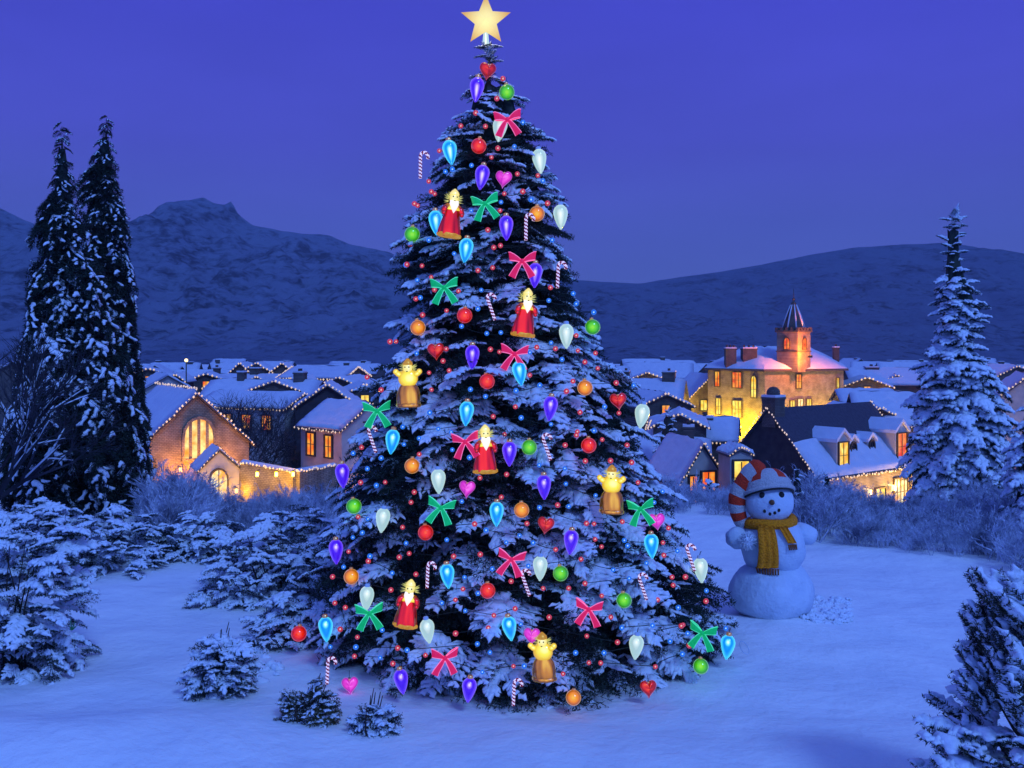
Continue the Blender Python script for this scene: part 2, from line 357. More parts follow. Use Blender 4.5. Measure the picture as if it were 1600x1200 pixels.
def conifer(name, label, loc, H, rad, protos, seed, row=.16, gap=.30, pitch=(25, -22), needle='needles', snow='snow', back=.5, cat_='tree', group=None, core=.5, axisx=None, blen=.62, jitter=.13, z0=.05, trunk_r=None, wh=0.0, under=None, clump=0.0, top=True):
    """rad(z, azimuth) -> crown radius; rows of boughs to the top; returns the Empty"""
    rs = np.random.RandomState(seed); root = empty(name, loc); tag(root, label, cat_, group)
    I = Inst(); keys = list(range(len(protos))); z = z0; sticks = MB()
    ax = axisx or (lambda z: 0.0)
    while z < H-.02:
        f = z/H; Rm = rad(z, 0)*.5+rad(z, math.pi)*.5
        n = max(4, int(2*math.pi*Rm/gap)); a0 = rs.rand()*6.28
        for k in range(n):
            az = a0+2*math.pi*k/n+rs.randn()*.12
            if math.sin(az) > .35 and rs.rand() > back: continue
            Rr = rad(z, az)*(1+jitter*float(np.clip(rs.randn(), -1.5, 1.0))*.6-.04)
            if wh: Rr *= 1-wh*.5+wh*((z/row*.37) % 1.0)
            p = keys[rs.randint(len(keys))]
            if clump: p = keys[int(np.clip((1-float(vnoise(az*2.6+3, z*2.3+seed)))*1.5-.35+rs.randn()*clump, 0, .999)*len(keys))]
            sc = min(1.25, max(.30, Rr/blen*1.0)) if Rr < blen else rs.uniform(.85, 1.2)
            Lb = blen*sc; pit = R(pitch[0]*f**2+pitch[1]*(1-f**2)+rs.randn()*9); r0 = max(0, Rr-Lb*.93*max(.5, math.cos(pit)))
            zz = z+rs.randn()*row*.18-math.sin(pit)*Lb*.5+(row*1.1*(float(vnoise(az*1.7, z*1.3))-.5) if under else 0)
            zz = max(zz, .03)
            x = ax(zz)+r0*math.cos(az); y = r0*math.sin(az)
            I.put(p, (x, y, zz), az, pit, sc, rs.randn()*.22)
            if under and rs.rand() < .9: I.put(under[rs.randint(len(under))], (x-.08*math.cos(az), y-.08*math.sin(az), max(.02, zz-row*.42)), az+rs.randn()*.15, pit-R(6), sc*.95, rs.randn()*.3)
            if rs.rand() < .25 and r0 > .2: sticks.tube([(ax(zz)*1, 0, zz-.1), (x, y, zz)], [.012, .008], 4)
            if r0 > .55*blen and rs.rand() < .6:      # inner layer
                r1 = r0*(.45+.3*rs.rand()); I.put(keys[rs.randint(len(keys))], (ax(z)+r1*math.cos(az+.2), r1*math.sin(az+.2), z+rs.randn()*.05), az+.2, pit, sc, rs.randn()*.3)
        z += row*(.55+.45*(1-f))
    if top:
        for q in range(5): I.put(keys[q % len(keys)], (ax(H), 0, H-.10-q*.035*max(1, blen)), rs.rand()*6.28, R(62-q*6), .26*min(1, H/4), 0)
        I.put(0, (ax(H), 0, H-.16), 0, R(88), .34*min(1, H/4), 0)
    V, F_ = I.out(protos, 0)
    if core:  # solid dark cone added inside the crown so gaps read black
        cs = []; n = 14; zs = np.linspace(.1, H*.93, 16)
        for zc in zs:
            for k in range(n):
                a = 2*math.pi*k/n; r_ = rad(zc, a)*core*(1+.15*rs.randn()); cs.append((ax(zc)+r_*math.cos(a), r_*math.sin(a), zc+.05*rs.randn()))
        cs = np.array(cs); fs = []
        for j in range(len(zs)-1):
            for k in range(n):
                a_, b_ = j*n+k, j*n+(k+1) % n; fs += [(a_, b_, b_+n), (a_, b_+n, a_+n)]
        b0 = len(V); V = np.concatenate([V, cs]); F_ = np.concatenate([F_, np.array(fs)+b0])
    npmesh('crown', V, F_, M[needle], root)
    Vs, Fs = I.out(protos, 1)
    if len(Vs): npmesh('snow_cover', Vs, Fs, M[snow], root, smooth=True)
    t_ = trunk('trunk', H*.95, trunk_r or max(.03, H*.022), root, M['bark'])
    if axisx: t_.location = (ax(0), 0, 0); t_.rotation_euler = (0, math.atan2(ax(H)-ax(0), H), 0)
    if len(sticks.v) > 60: sticks.build('branches', M['bark'], root)
    return root

# ================================================================ the decorated tree
EDGE = np.array([(72, 757, 770), (100, 742, 784), (150, 722, 822), (200, 692, 848), (250, 660, 865), (300, 642, 880), (340, 630, 888), (400, 612, 893), (450, 628, 908), (500, 604, 938), (550, 600, 962),
                 (590, 560, 1000), (640, 568, 1005), (700, 545, 1022), (750, 530, 1045), (800, 525, 1055), (850, 510, 1085), (900, 498, 1115), (950, 478, 1135), (1000, 482, 1165), (1030, 505, 1120), (1060, 540, 1070), (1090, 560, 1045), (1160, 580, 1030)], float)
TD = 12.0; PXM = F/TD
H_T = CAMZ-(72-HY)/PXM
def t_ax(z): return (762-800)/PXM+(812-762)/PXM*(1-z/H_T)
def t_rad(z, az):
    py = HY-(z-CAMZ)*PXM; l = np.interp(py, EDGE[:, 0], EDGE[:, 1]); r = np.interp(py, EDGE[:, 0], EDGE[:, 2])
    a = t_ax(z); rl = a-(l-800)/PXM; rr = (r-800)/PXM-a; c = math.cos(az)
    return max(.05, (rl*(1-c)/2+rr*(1+c)/2)*(1-.10*abs(math.sin(az))))
PR_T = [bough(.62, s, cover=c, sw=.034, sh=.028, dens=85, nl=.060, wd=.011) for s, c in ((1, .88), (4, .78), (2, .60), (3, .36), (5, .14), (6, .0), (7, .0))]
conifer('christmas_tree', 'tall snow-covered spruce decorated with baubles, bows and fairy lights', (0, TD, 0), H_T, t_rad, PR_T, 7,
        row=.34, gap=.24, pitch=(-3, -12), axisx=t_ax, cat_='tree', core=.50, blen=.62, z0=.20, trunk_r=.16, wh=.08, under=(5, 6), clump=.22)

# ================================================================ other trees
def prof_rad(pts, D, cx):
    """pts: (py, left, right) outline read off the photo; gives crown radius at the tree's own distance"""
    a = np.array(pts, float); k = F/D
    def f(z, az, z0=[0]):
        py = HY-(z+f.base-CAMZ)*k; l = (cx-np.interp(py, a[:, 0], a[:, 1]))/k; r = (np.interp(py, a[:, 0], a[:, 2])-cx)/k; c = math.cos(az)
        return max(.04, l*(1-c)/2+r*(1+c)/2)
    return f
def fir(name, label, pts, cx, D, protos, seed, **kw):
    x = (cx-800)/F*D; base = gz(x, D)-.03; rf = prof_rad(pts, D, cx); rf.base = base
    H = CAMZ-(pts[0][0]-HY)/F*D-base
    return conifer(name, label, (x, D, base), H, rf, protos, seed, **kw)
PR_D = [bough(.8, s, cover=c, sw=.055, sh=.045, dens=55, nl=.12, wd=.026, droop=.55, tdroop=.4, ntw=9) for s, c in ((11, .15), (12, .05), (13, .0), (14, .08))]
PR_S = [bough(1.0, s, cover=c, sw=.085, sh=.07, dens=50, nl=.11, wd=.024, droop=.25, tdroop=.18, ntw=9) for s, c in ((21, .72), (24, .65), (22, .45), (23, .2))]
fir('dark_spruce', 'dark drooping spruce nearest the left edge, shorter of the pair, tall thin top',
    [(190, 90, 104), (240, 86, 112), (300, 74, 130), (335, 44, 140), (390, 60, 150), (430, 40, 168), (500, 38, 180), (560, 30, 200), (640, 20, 225), (720, 10, 235), (800, 20, 235)], 97, 21.5, PR_D, 31,
    row=.30, gap=.34, pitch=(-8, -48), blen=.8, jitter=.32, core=.35, top=False, back=.4, cat_='conifer')
fir('dark_spruce', 'taller dark spruce with heavy drooping boughs behind the shorter one at left',
    [(176, 158, 172), (215, 152, 178), (245, 128, 182), (300, 118, 192), (340, 120, 205), (400, 118, 214), (500, 112, 220), (600, 110, 228), (680, 105, 240), (740, 100, 246), (800, 110, 236)], 166, 24.5, PR_D, 32,
    row=.30, gap=.34, pitch=(-8, -52), blen=.8, jitter=.30, core=.35, top=False, back=.4, cat_='conifer')
fir('snowy_spruce', 'tall snow-laden spruce standing alone beside the right houses',
    [(330, 1476, 1487), (375, 1465, 1510), (400, 1468, 1500), (450, 1458, 1535), (490, 1450, 1545), (520, 1450, 1530), (560, 1442, 1560), (620, 1425, 1575), (660, 1420, 1585), (720, 1412, 1590), (780, 1425, 1580), (810, 1430, 1570)], 1492, 24, PR_S, 33,
    row=.42, gap=.5, pitch=(22, -18), under=(2,), clump=.3, blen=1.0, jitter=.2, core=.42, back=.5, cat_='conifer')
PR_M = [bough(.55, s, cover=c, sw=.055, sh=.05, dens=75, nl=.06, wd=.012, droop=.3, tdroop=.2, ntw=6) for s, c in ((41, .85), (42, .7), (43, .8), (44, .2))]
fir('snowy_fir', 'snowy fir cut off by the right edge, behind the frosted thicket',
    [(600, 1606, 1622), (650, 1585, 1650), (720, 1570, 1660), (800, 1556, 1672), (870, 1560, 1668), (895, 1570, 1660)], 1616, 18, PR_M, 34, row=.28, gap=.4, pitch=(20, -25), blen=.55, core=.45, cat_='conifer')

# small dome-shaped firs and shrubs on the near snow
def bush(name, label, pts, D, protos, seed, needle='needles', dens=1.0, up=35, group=None, snow='snow', depth=1.0, core=.55):
    """pts: outline (px, py) top curve; a mound of boughs pointing out and up, each row shorter than the last"""
    rs = np.random.RandomState(seed); a = np.array(pts, float); cx = (a[0, 0]+a[-1, 0])/2; x0 = (cx-800)/F*D
    base = gz(x0, D)-.03; root = empty(name, (x0, D, base)); tag(root, label, 'shrub', group)
    k = F/D; W = (a[-1, 0]-a[0, 0])/2/k; I = Inst(); n = int(215*dens*max(.4, W)*1.3)
    for i in range(n):
        u = rs.uniform(-1, 1); yy = rs.uniform(-1, 1)*W*.8*depth; px = cx+u*W*k
        hmax = CAMZ-(np.interp(px, a[:, 0], a[:, 1])-HY)/k-base
        hmax = max(.08, hmax*math.sqrt(max(.05, 1-.8*(yy/(W*.8*depth))**2)))
        h = hmax*(1-rs.rand()**1.15*.97)
        sc = rs.uniform(.45, 1.0)*min(1, .5+hmax*.6); az = math.atan2(yy*1.3+rs.randn()*.3*W-.25*W, u*W*1.2+rs.randn()*.3*W)
        pit = R(up*(h/hmax)**2-12+rs.randn()*14)
        Lb = .5*sc; zz = max(.02, h-max(0, math.sin(pit))*Lb)
        I.put(rs.randint(len(protos)), (u*W-.5*Lb*math.cos(az), yy-.5*Lb*math.sin(az), zz), az, pit, sc, rs.randn()*.3)
    V, F_ = I.out(protos, 0); npmesh('crown', V, F_, M[needle], root)
    Vs, Fs = I.out(protos, 1)
    if len(Vs): npmesh('snow_cover', Vs, Fs, M[snow], root, smooth=True)
    mb = MB()
    for q in range(9):
        u = rs.uniform(-.7, .7); hm = (CAMZ-(np.interp(cx+u*W*k, a[:, 0], a[:, 1])-HY)/k-base)*.85
        mb.tube([(u*W*.3, 0, -.1), (u*W*.6, rs.randn()*.1, hm*.5), (u*W, rs.randn()*.2, hm)], [.014, .010, .004], 5)
    mb.build('stems', M['bark'], root)
    return root
PR_B = [bough(.5, s, cover=c, sw=.034, sh=.034, dens=80, nl=.055, wd=.011, droop=.25, tdroop=.15, ntw=8) for s, c in ((51, .8), (52, .65), (53, .85), (54, .3), (55, 0))]
PR_O = [bough(.45, s, cover=c, sw=.03, sh=.025, dens=130, nl=.055, wd=.011, droop=.1, tdroop=-.1, ntw=6) for s, c in ((61, .3), (62, .15), (63, .4), (64, .2))]
bush('low_fir', 'large low fir heaped with snow at the left edge, in the near snow',
     [(-60, 1040), (-40, 860), (0, 830), (60, 800), (110, 815), (148, 860), (160, 905), (140, 960), (150, 1010), (120, 1050)], 10.9, PR_B, 71, dens=1.1)
bush('low_fir', 'dense snowy fir thicket below the dark spruces', [(-30, 870), (0, 800), (60, 770), (120, 800), (170, 790), (215, 800), (250, 850), (262, 868)], 16.2, PR_B, 72, dens=1.0)
bush('low_fir', 'flat snowy fir spreading right of the dark spruce trunks', [(235, 868), (255, 815), (290, 795), (330, 800), (380, 830), (400, 866)], 17.0, PR_B, 73, dens=1.0)
bush('low_fir', 'wide snow-heaped fir left of the decorated tree with dark hollow under its left side', [(318, 930), (330, 880), (350, 838), (400, 815), (450, 835), (500, 838), (540, 880), (560, 935)], 14.3, PR_B, 74, dens=1.1)
bush('low_fir', 'snowy fir behind the wide one, half hidden by the decorated tree', [(390, 860), (410, 800), (450, 785), (500, 790), (550, 810), (600, 850)], 16.8, PR_B, 75, dens=.9)
bush('low_fir', 'small snowy fir low at the left foot of the decorated tree', [(375, 1005), (400, 945), (440, 925), (480, 940), (505, 975), (510, 1005)], 12.0, PR_B, 76, dens=1.1)
bush('low_fir', 'small pale fir buried in lumpy snow on the near slope', [(300, 1085), (308, 1040), (322, 1000), (345, 965), (375, 1000), (392, 1050), (386, 1085)], 10.0, PR_B, 77, dens=1.5, up=60, depth=.8)
bush('olive_shrub', 'dark olive shrub poking out of the snow in front of the decorated tree', [(446, 1140), (438, 1112), (452, 1070), (470, 1092), (492, 1052), (515, 1088), (534, 1120), (520, 1140)], 9.2, PR_O, 78, needle='needles_olive', dens=1.5, up=55, depth=.7)
bush('olive_shrub', 'sparse little snow-dusted shrub right of the olive one', [(560, 1150), (556, 1115), (575, 1095), (600, 1095), (625, 1120), (608, 1155)], 9.0, PR_B, 79, dens=1.1, up=60, depth=.8)
PR_F = [bough(.42, s, cover=c, sw=.035, sh=.03, dens=170, nl=.05, wd=.009, droop=-.08, tdroop=-.15, ntw=7) for s, c in ((81, .6), (82, .7), (83, .85), (84, .45))]
x_ = (1590-800)/F*6.9
def near_rad(z, az): return (1.02-.36*z)*.50 if z > .9 else .40+.1*z
rs_ = np.random.RandomState(4)
pine = tag(empty('young_pine', ((1612-800)/F*6.9, 6.9, gz(3.6, 6.9)-.06)), 'young pine with upright olive shoots and snowy lower boughs at the lower right corner', 'pine')
I = Inst()
for q in range(250):
    h = rs_.uniform(.35, 2.0)*1.0; az = rs_.uniform(0, 2*math.pi)
    r_ = .72*(1-max(0, h-1.1)/1.15)**.8*rs_.uniform(.35, 1.0)
    I.put(rs_.randint(2)+(0 if h > 1.1 else 2) if rs_.rand() < .8 else rs_.randint(4), (r_*.6*math.cos(az), r_*.6*math.sin(az), max(.1, h-.25)), az, R(rs_.uniform(45, 75) if h > 1.25 else rs_.uniform(-15, 30)), rs_.uniform(.7, 1.15), rs_.randn()*.3)
V, F_ = I.out(PR_F, 0); half = len(F_)
npmesh('crown', V, F_, [M['needles'], M['needles_olive']], pine, matidx=(np.random.RandomState(1).rand(half) < .35).astype(int))
V, F_ = I.out(PR_F, 1); npmesh('snow_cover', V, F_, M['snow'], pine, smooth=True)
trunk('trunk', 1.9, .05, pine, M['bark'])
mb = MB()
for q in range(26):
    h = .3+1.4*q/26; a = q*2.4; r_ = .65*(1-h/2.4); mb.tube([(0, 0, h-.1), (r_*.5*math.cos(a), r_*.5*math.sin(a), h+.06), (r_*math.cos(a), r_*math.sin(a), h+.3)], [.018, .012, .005], 5)
mb.build('branches', M['bark'], pine)

# ---------------- frosted deciduous thicket on the far side of the near snow
def frond(h, seed, n=70):
    rs = np.random.RandomState(seed); T = []
    def rec(p, d, l, w_, lev):
        q = p+d*l; s = np.cross(d, rs.randn(3)); s /= np.linalg.norm(s)
        T.append((p-s*w_, p+s*w_, q))
        if lev:
            for k in range(5):
                t = .25+.75*rs.rand(); dd = d+rs.randn(3)*.42; dd[2] = abs(dd[2])*.8+.15; dd /= np.linalg.norm(dd)
                rec(p+d*l*t, dd, l*(.38+.25*rs.rand()), w_*.72, lev-1)
    for k in range(7):
        d = np.array((rs.randn()*.30, rs.randn()*.30, 1.)); d /= np.linalg.norm(d); rec(np.array((rs.randn()*.12, rs.randn()*.12, -.05)), d, h*(.55+.3*rs.rand()), .016, 3)
    V = np.array(T).reshape(-1, 3); return V, np.arange(len(V)).reshape(-1, 3)
FR = [(frond(1.0, 90+i), (np.zeros((0, 3)), np.zeros((0, 3), int))) for i in range(5)]
def thicket(name, spots, material, label=None, cat_=None, kind='stuff'):
    I = Inst()
    for x, y, s_, a in spots: I.put(int(a*97) % 5, (x, y, gz(x, y)-.02), a, 0, s_, 0)
    V, F_ = I.out(FR, 0); o = npmesh(name, V, F_, M[material]); return tag(o, label, cat_, kind=kind)
lowf = lambda px: 1-.45*math.exp(-((px-1405)/75)**2)-.40*math.exp(-((px-1115)/55)**2)+.25*math.exp(-((px-1285)/40)**2)
rs_ = np.random.RandomState(12); sp = []
for q in range(430):      # right side: from the decorated tree to the right edge
    px = rs_.uniform(1040, 1640); edge = np.interp(px, [1040, 1100, 1180, 1260, 1330, 1400, 1460, 1540, 1600, 1640], [800, 800, 812, 850, 858, 872, 880, 878, 905, 915]); D = CAMZ*F/(edge-HY)
    D = D+rs_.rand()**1.2*5.2+.2; sp.append(((px-800)/F*D, D, rs_.uniform(.35, .8)*lowf(px), rs_.rand()*6.28))
thicket('frosted_thicket', sp, 'frost', 'pale blue frosted undergrowth bordering the snow field on the right', 'undergrowth')
sp = []
for q in range(260):
    px = rs_.uniform(215, 640); D = rs_.uniform(17.5, 22.5); sp.append(((px-800)/F*D, D, rs_.uniform(.30, .62)+.55*math.exp(-((px-275)/30)**2)-.12*(px < 250), rs_.rand()*6.28))
thicket('frosted_thicket', sp, 'frost', 'pale blue frosted undergrowth below the chapel on the left', 'undergrowth')
sp = []
for q in range(320):
    px = rs_.uniform(380, 1540); D = rs_.uniform(40, 50); sp.append(((px-800)/F*D, D, rs_.uniform(1.0, 2.1), rs_.rand()*6.28))
thicket('village_bushes', sp, 'frost_dark', 'dark frosted bushes filling gardens below the houses', 'undergrowth')

def bare_tree(name, label, px, D, h, wcr, seed, material, n=9, lev=5, snow_=False):
    rs = np.random.RandomState(seed); x = (px-800)/F*D; root = tag(empty(name, (x, D, gz(x, D))), label, 'bare tree'); T = []; S = []
    mbt = MB(); mbt.tube([(0, 0, -.3), (0, 0, h*.3)], [h*.03, h*.02], 7); mbt.build('trunk', M['bark'], root)
    def rec(p, d, l, w_, lv):
        q = p+d*l; s = np.cross(d, rs.randn(3)); s /= np.linalg.norm(s); T.append((p-s*w_, p+s*w_, q+s*w_*.5)); T.append((p-s*w_, q+s*w_*.5, q-s*w_*.5))
        if snow_ and lv >= 2 and rs.rand() < .4: S.append(pad(p+np.array((0, 0, w_)), q, w_*1.0+.004, w_*1.0+.005, rs, k=5, seg=4))
        if lv:
            for k in range(4):
                dd = d+rs.randn(3)*wcr; dd[2] += .12; dd /= np.linalg.norm(dd); rec(p+d*l*(.45+.55*rs.rand()), dd, l*(.55+.25*rs.rand()), w_*.62, lv-1)
    for k in range(n):
        a = 6.28*k/n+rs.rand(); d = np.array((math.cos(a)*.8, math.sin(a)*.8, .35+rs.rand())); d /= np.linalg.norm(d); rec(np.array((0, 0, h*(.12+.16*rs.rand()))), d, h*.30, h*.010, lev-1)
    V = np.array(T).reshape(-1, 3); npmesh('crown', V, np.arange(len(V)).reshape(-1, 3), M[material], root)
    if S: v, f = cat(S); npmesh('snow_cover', v, f, M['snow'], root, smooth=True)
    return root
M['darktwig'] = mat('dark_twigs', (.05, .05, .07), .8, noise=(.012, .012, .02), scale=1.2)
bare_tree('bare_tree', 'round dark leafless tree between the chapel and the low row house', 372, 64, 9.2, .5, 3, 'darktwig', 12, 6)
bare_tree('bare_tree', 'snow-lined leafless tree reaching in from the left edge beside the dark spruces', -12, 17.5, 4.6, .42, 8, 'darktwig', 9, 5, True)
PR_V = [bough(1.0, s, cover=c, sw=.10, sh=.08, dens=35, nl=.14, wd=.04, droop=.25, tdroop=.18, ntw=7) for s, c in ((91, .7), (92, .4))]
fir('garden_fir', 'small snowy fir among houses just right of the decorated tree', [(640, 1040, 1048), (660, 1028, 1058), (690, 1022, 1064), (715, 1020, 1066)], 1044, 60, PR_V, 35, row=.7, gap=1.0, blen=1.0, core=.5, cat_='conifer')
fir('garden_fir', 'little frosted fir in front of the pale gabled house', [(745, 1107, 1111), (770, 1096, 1122), (800, 1086, 1130)], 1108, 30, PR_V, 36, row=.4, gap=.5, blen=1.0, core=.5, cat_='conifer')
fir('garden_fir', 'slim frosted fir directly right of the snowman hat', [(728, 1242, 1246), (760, 1232, 1258), (800, 1224, 1268), (835, 1222, 1272)], 1246, 20, PR_B, 37, row=.25, gap=.3, blen=.5, core=.4, cat_='conifer')
fir('garden_fir', 'frosted fir below the tall lit dormer window', [(740, 1288, 1294), (775, 1275, 1310), (820, 1265, 1320), (850, 1262, 1322)], 1292, 21, PR_B, 38, row=.25, gap=.3, blen=.5, core=.4, cat_='conifer')

# ================================================================ the village
def window(parent, o, u, n, w_, h_, pane, arched=False, mull=1, trans=1, depth=.12, fr=.07, fm='timber', mt=None):
    """o: centre of the sill line on the wall, u: unit vector along the wall, n: outward normal"""
    o = np.array(o, float); u = np.array(u, float); n = np.array(n, float); z = np.array((0, 0, 1.))
    def outline(g):
        a = w_/2-g
        if not arched: return [(-a, g), (a, g), (a, h_-g), (-a, h_-g)]
        s = [(-a, g), (a, g)]
        for k in range(9):
            t = math.pi*k/8; s.append((a*math.cos(t), h_-w_/2+(a)*math.sin(t)*1.25-.0))
        return s
    A = outline(-.02); B = outline(fr); mb = MB(); p3 = lambda q, d: tuple(o+u*q[0]+z*q[1]+n*d)
    m_ = len(A); V = [p3(q, -.02) for q in A]+[p3(q, depth) for q in A]+[p3(q, depth) for q in B]+[p3(q, .03) for q in B]
    Fs = []
    for i in range(m_):
        j = (i+1) % m_
        Fs += [(i, j, m_+j, m_+i), (m_+i, m_+j, 2*m_+j, 2*m_+i), (2*m_+i, 2*m_+j, 3*m_+j, 3*m_+i)]
    mb.add(V, Fs)
    top = h_*(.98 if not arched else .96)
    for k in range(mull):
        x = -w_/2+w_*(k+1)/(mull+1); t_ = mt or fr*.35
        hh = top-fr if not arched else h_-w_/2+math.sqrt(max(0, (w_/2)**2-x*x))*1.25-fr
        mb.prism([p3((x-t_, fr), .045), p3((x+t_, fr), .045), p3((x+t_, hh), .045), p3((x-t_, hh), .045)], [p3((x-t_, fr), .085), p3((x+t_, fr), .085), p3((x+t_, hh), .085), p3((x-t_, hh), .085)])
    for k in range(trans):
        y = h_*(k+1)/(trans+1)*(1 if not arched else .8); t_ = fr*.3; a = w_/2-fr
        mb.prism([p3((-a, y-t_), .042), p3((a, y-t_), .042), p3((a, y+t_), .042), p3((-a, y+t_), .042)], [p3((-a, y-t_), .08), p3((a, y-t_), .08), p3((a, y+t_), .08), p3((-a, y+t_), .08)])
    f = mb.build('window', M[fm], parent)
    MB().add([p3(q, .03) for q in outline(fr*.9)], [tuple(range(m_))]).build('pane', M[pane], f)
    return f
def string(parent, pts, sp=.26, r=.055, name='light_string', sag=.0):
    V, Fi = [], []; mb = MB(); pts = [np.array(p, float) for p in pts]; rs = np.random.RandomState(len(pts)+int(abs(pts[0][0])*10))
    tri = [(0, 2, 4), (2, 1, 4), (1, 3, 4), (3, 0, 4), (2, 0, 5), (1, 2, 5), (3, 1, 5), (0, 3, 5)]
    for a, b in zip(pts[:-1], pts[1:]):
        l = np.linalg.norm(b-a); n = max(1, int(l/sp))
        for k in range(n):
            c = a+(b-a)*(k+.5)/n+rs.randn(3)*.03; c[2] += -sag*math.sin(math.pi*(k+.5)/n)
            q = r*rs.uniform(.75, 1.25)
            mb.add([c+q*np.array(d) for d in ((1, 0, 0), (-1, 0, 0), (0, 1, 0), (0, -1, 0), (0, 0, 1.2), (0, 0, -1.2))], tri, 1)
        mb.prism([a+np.array((-.01, 0, -.01)), a+np.array((.01, 0, -.01)), a+np.array((0, 0, .01))], [b+np.array((-.01, 0, -.01)), b+np.array((.01, 0, -.01)), b+np.array((0, 0, .01))])
    return mb.build(name, [M['wire'], M['string']], parent)
def chimney(parent, x, y, z, w_=.7, h_=1.3, d_=None, pots=2, m='darkstone', wide=None):
    d_ = d_ or w_; mb = MB(); W = wide or w_
    mb.box(x-W/2, y-d_/2, z-1.2, x+W/2, y+d_/2, z+h_); mb.box(x-W/2-.06, y-d_/2-.06, z+h_, x+W/2+.06, y+d_/2+.06, z+h_+.12)
    c = mb.build('chimney', M[m], parent); mp = MB()
    for k in range(pots): mp.lathe([(.13, 0), (.11, .35), (.14, .38)], 8, (x-W/2+W*(k+.5)/pots, y, z+h_+.12))
    mp.build('chimney_pot', M['darkstone'], c)
    s = MB(); s.box(x-W/2-.03, y-d_/2-.03, z+h_+.122, x+W/2+.03, y+d_/2+.03, z+h_+.27); s.build('snow_cap', M['roofsnow'], c)
def roof_slabs(W, d, hw, hr, ov, th):
    """the two pitches of a gable roof along y, thickness th measured upright"""
    e_ = W/2+ov; drop = hr*ov/(W/2); out_ = []
    for s in (-1, 1):
        a = [(0, -ov, hw+hr), (s*e_, -ov, hw-drop), (s*e_, -ov, hw-drop+th), (0, -ov, hw+hr+th)]
        b = [(p[0], d+ov, p[2]) for p in a]; out_.append((a, b))
    return out_
def house(label, px, D, W, d, hw, hr, rot, base=None, wall='stone', name='cottage', cat_='house', wins=(), chims=(), lights=('front',), group=None, snow='roofsnow', ov=.3, snowt=.22, sp=.26, lr=.055, eave=True, snow_part=1.0, snow_t0=0, cy=0.0, shift=0):
    """gable front at local y=0 facing -y, body behind it; px places the middle of the front"""
    x = (px-800)/F*D; b = gz(x, D)-.3 if base is None else base
    root = tag(empty(name, (x, D, b), R(rot)), label, cat_, group)
    mb = MB(); mb.prism([(-W/2, 0, 0), (W/2, 0, 0), (W/2, 0, hw), (0, 0, hw+hr-.03), (-W/2, 0, hw)], [(-W/2, d, 0), (W/2, d, 0), (W/2, d, hw), (0, d, hw+hr-.03), (-W/2, d, hw)])
    mb.build('wall', M[wall], root)
    rb = MB()
    for a, c in roof_slabs(W, d, hw, hr, ov, .10): rb.prism(a, c)
    rf = rb.build('roof', M['slate'], root)
    # snow lies in a sheet with a wavy, lumpy surface and a soft lip at the eaves
    rs = np.random.RandomState(int(px*7+D)); V = []; Fi = []; nu, nv = 14, 12
    for s in (-1, 1):
        b0 = len(V); e_ = W/2+ov*.85; 
        for i in range(nu+1):
            for j in range(nv+1):
                t = snow_t0+(1-snow_t0)*i/nu; yv = -ov*.85+(d+ov*1.7)*j/nv; tk = snowt*(.75+.5*rs.rand())*(1-(t > .97)*.75)*snow_part
                if j in (0, nv): tk *= .35
                V.append((s*e_*t, yv, hw+hr-hr*e_/(W/2)*t+.10+max(.012, tk)))
        for i in range(nu):
            for j in range(nv):
                a = b0+i*(nv+1)+j; q = (a, a+1, a+nv+2, a+nv+1); Fi.append(q if s > 0 else q[::-1])
        # lip
        n0 = len(V)
        for j in range(nv+1): v = V[b0+nu*(nv+1)+j]; V.append((v[0], v[1], hw+hr-hr*e_/(W/2)+.10))
        for j in range(nv): q = (b0+nu*(nv+1)+j, b0+nu*(nv+1)+j+1, n0+j+1, n0+j); Fi.append(q)
        for j in (0, nv):
            n1 = len(V)
            for i in range(nu+1): v = V[b0+i*(nv+1)+j]; V.append((v[0], v[1], hw+hr-hr*e_/(W/2)*(snow_t0+(1-snow_t0)*i/nu)+.10))
            for i in range(nu): Fi.append((b0+i*(nv+1)+j, b0+(i+1)*(nv+1)+j, n1+i+1, n1+i))
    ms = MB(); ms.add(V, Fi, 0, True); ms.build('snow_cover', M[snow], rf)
    for w_ in wins:
        f, u, v, ww, hh, pane = w_[:6]; v = v if v >= 0 else hw+v; kw = w_[6] if len(w_) > 6 else {}
        if f == 'front': window(root, (u, -.01, v), (1, 0, 0), (0, -1, 0), ww, hh, pane, **kw)
        elif f == 'right': window(root, (W/2+.01+(.10 if name == 'big_house' else 0), u, v), (0, 1, 0), (1, 0, 0), ww, hh, pane, **kw)
        elif f == 'left': window(root, (-W/2-.01, u, v), (0, -1, 0), (-1, 0, 0), ww, hh, pane, **kw)
    for c in chims: chimney(root, c[0], c[1], c[2] or hw+hr-.45, **(c[3] if len(c) > 3 else {}))
    e_ = W/2+ov; zr = hw+hr+.22; ze = hw-hr*ov/(W/2)+.08
    if 'front' in lights: string(root, [(-e_, -ov-.05, ze), (0, -ov-.05, zr), (e_, -ov-.05, ze)], sp, lr)
    if 'right' in lights: string(root, [(e_+.04, -ov, ze-.05), (e_+.04, d+ov, ze-.05)], sp, lr)
    if 'left' in lights: string(root, [(-e_-.04, -ov, ze-.05), (-e_-.04, d+ov, ze-.05)], sp, lr)
    if 'ridge' in lights: string(root, [(0, -ov, zr+.2), (0, d+ov, zr+.2)], sp, lr)
    if 'back' in lights: string(root, [(-e_, d+ov+.05, ze), (0, d+ov+.05, zr), (e_, d+ov+.05, ze)], sp, lr)
    return root
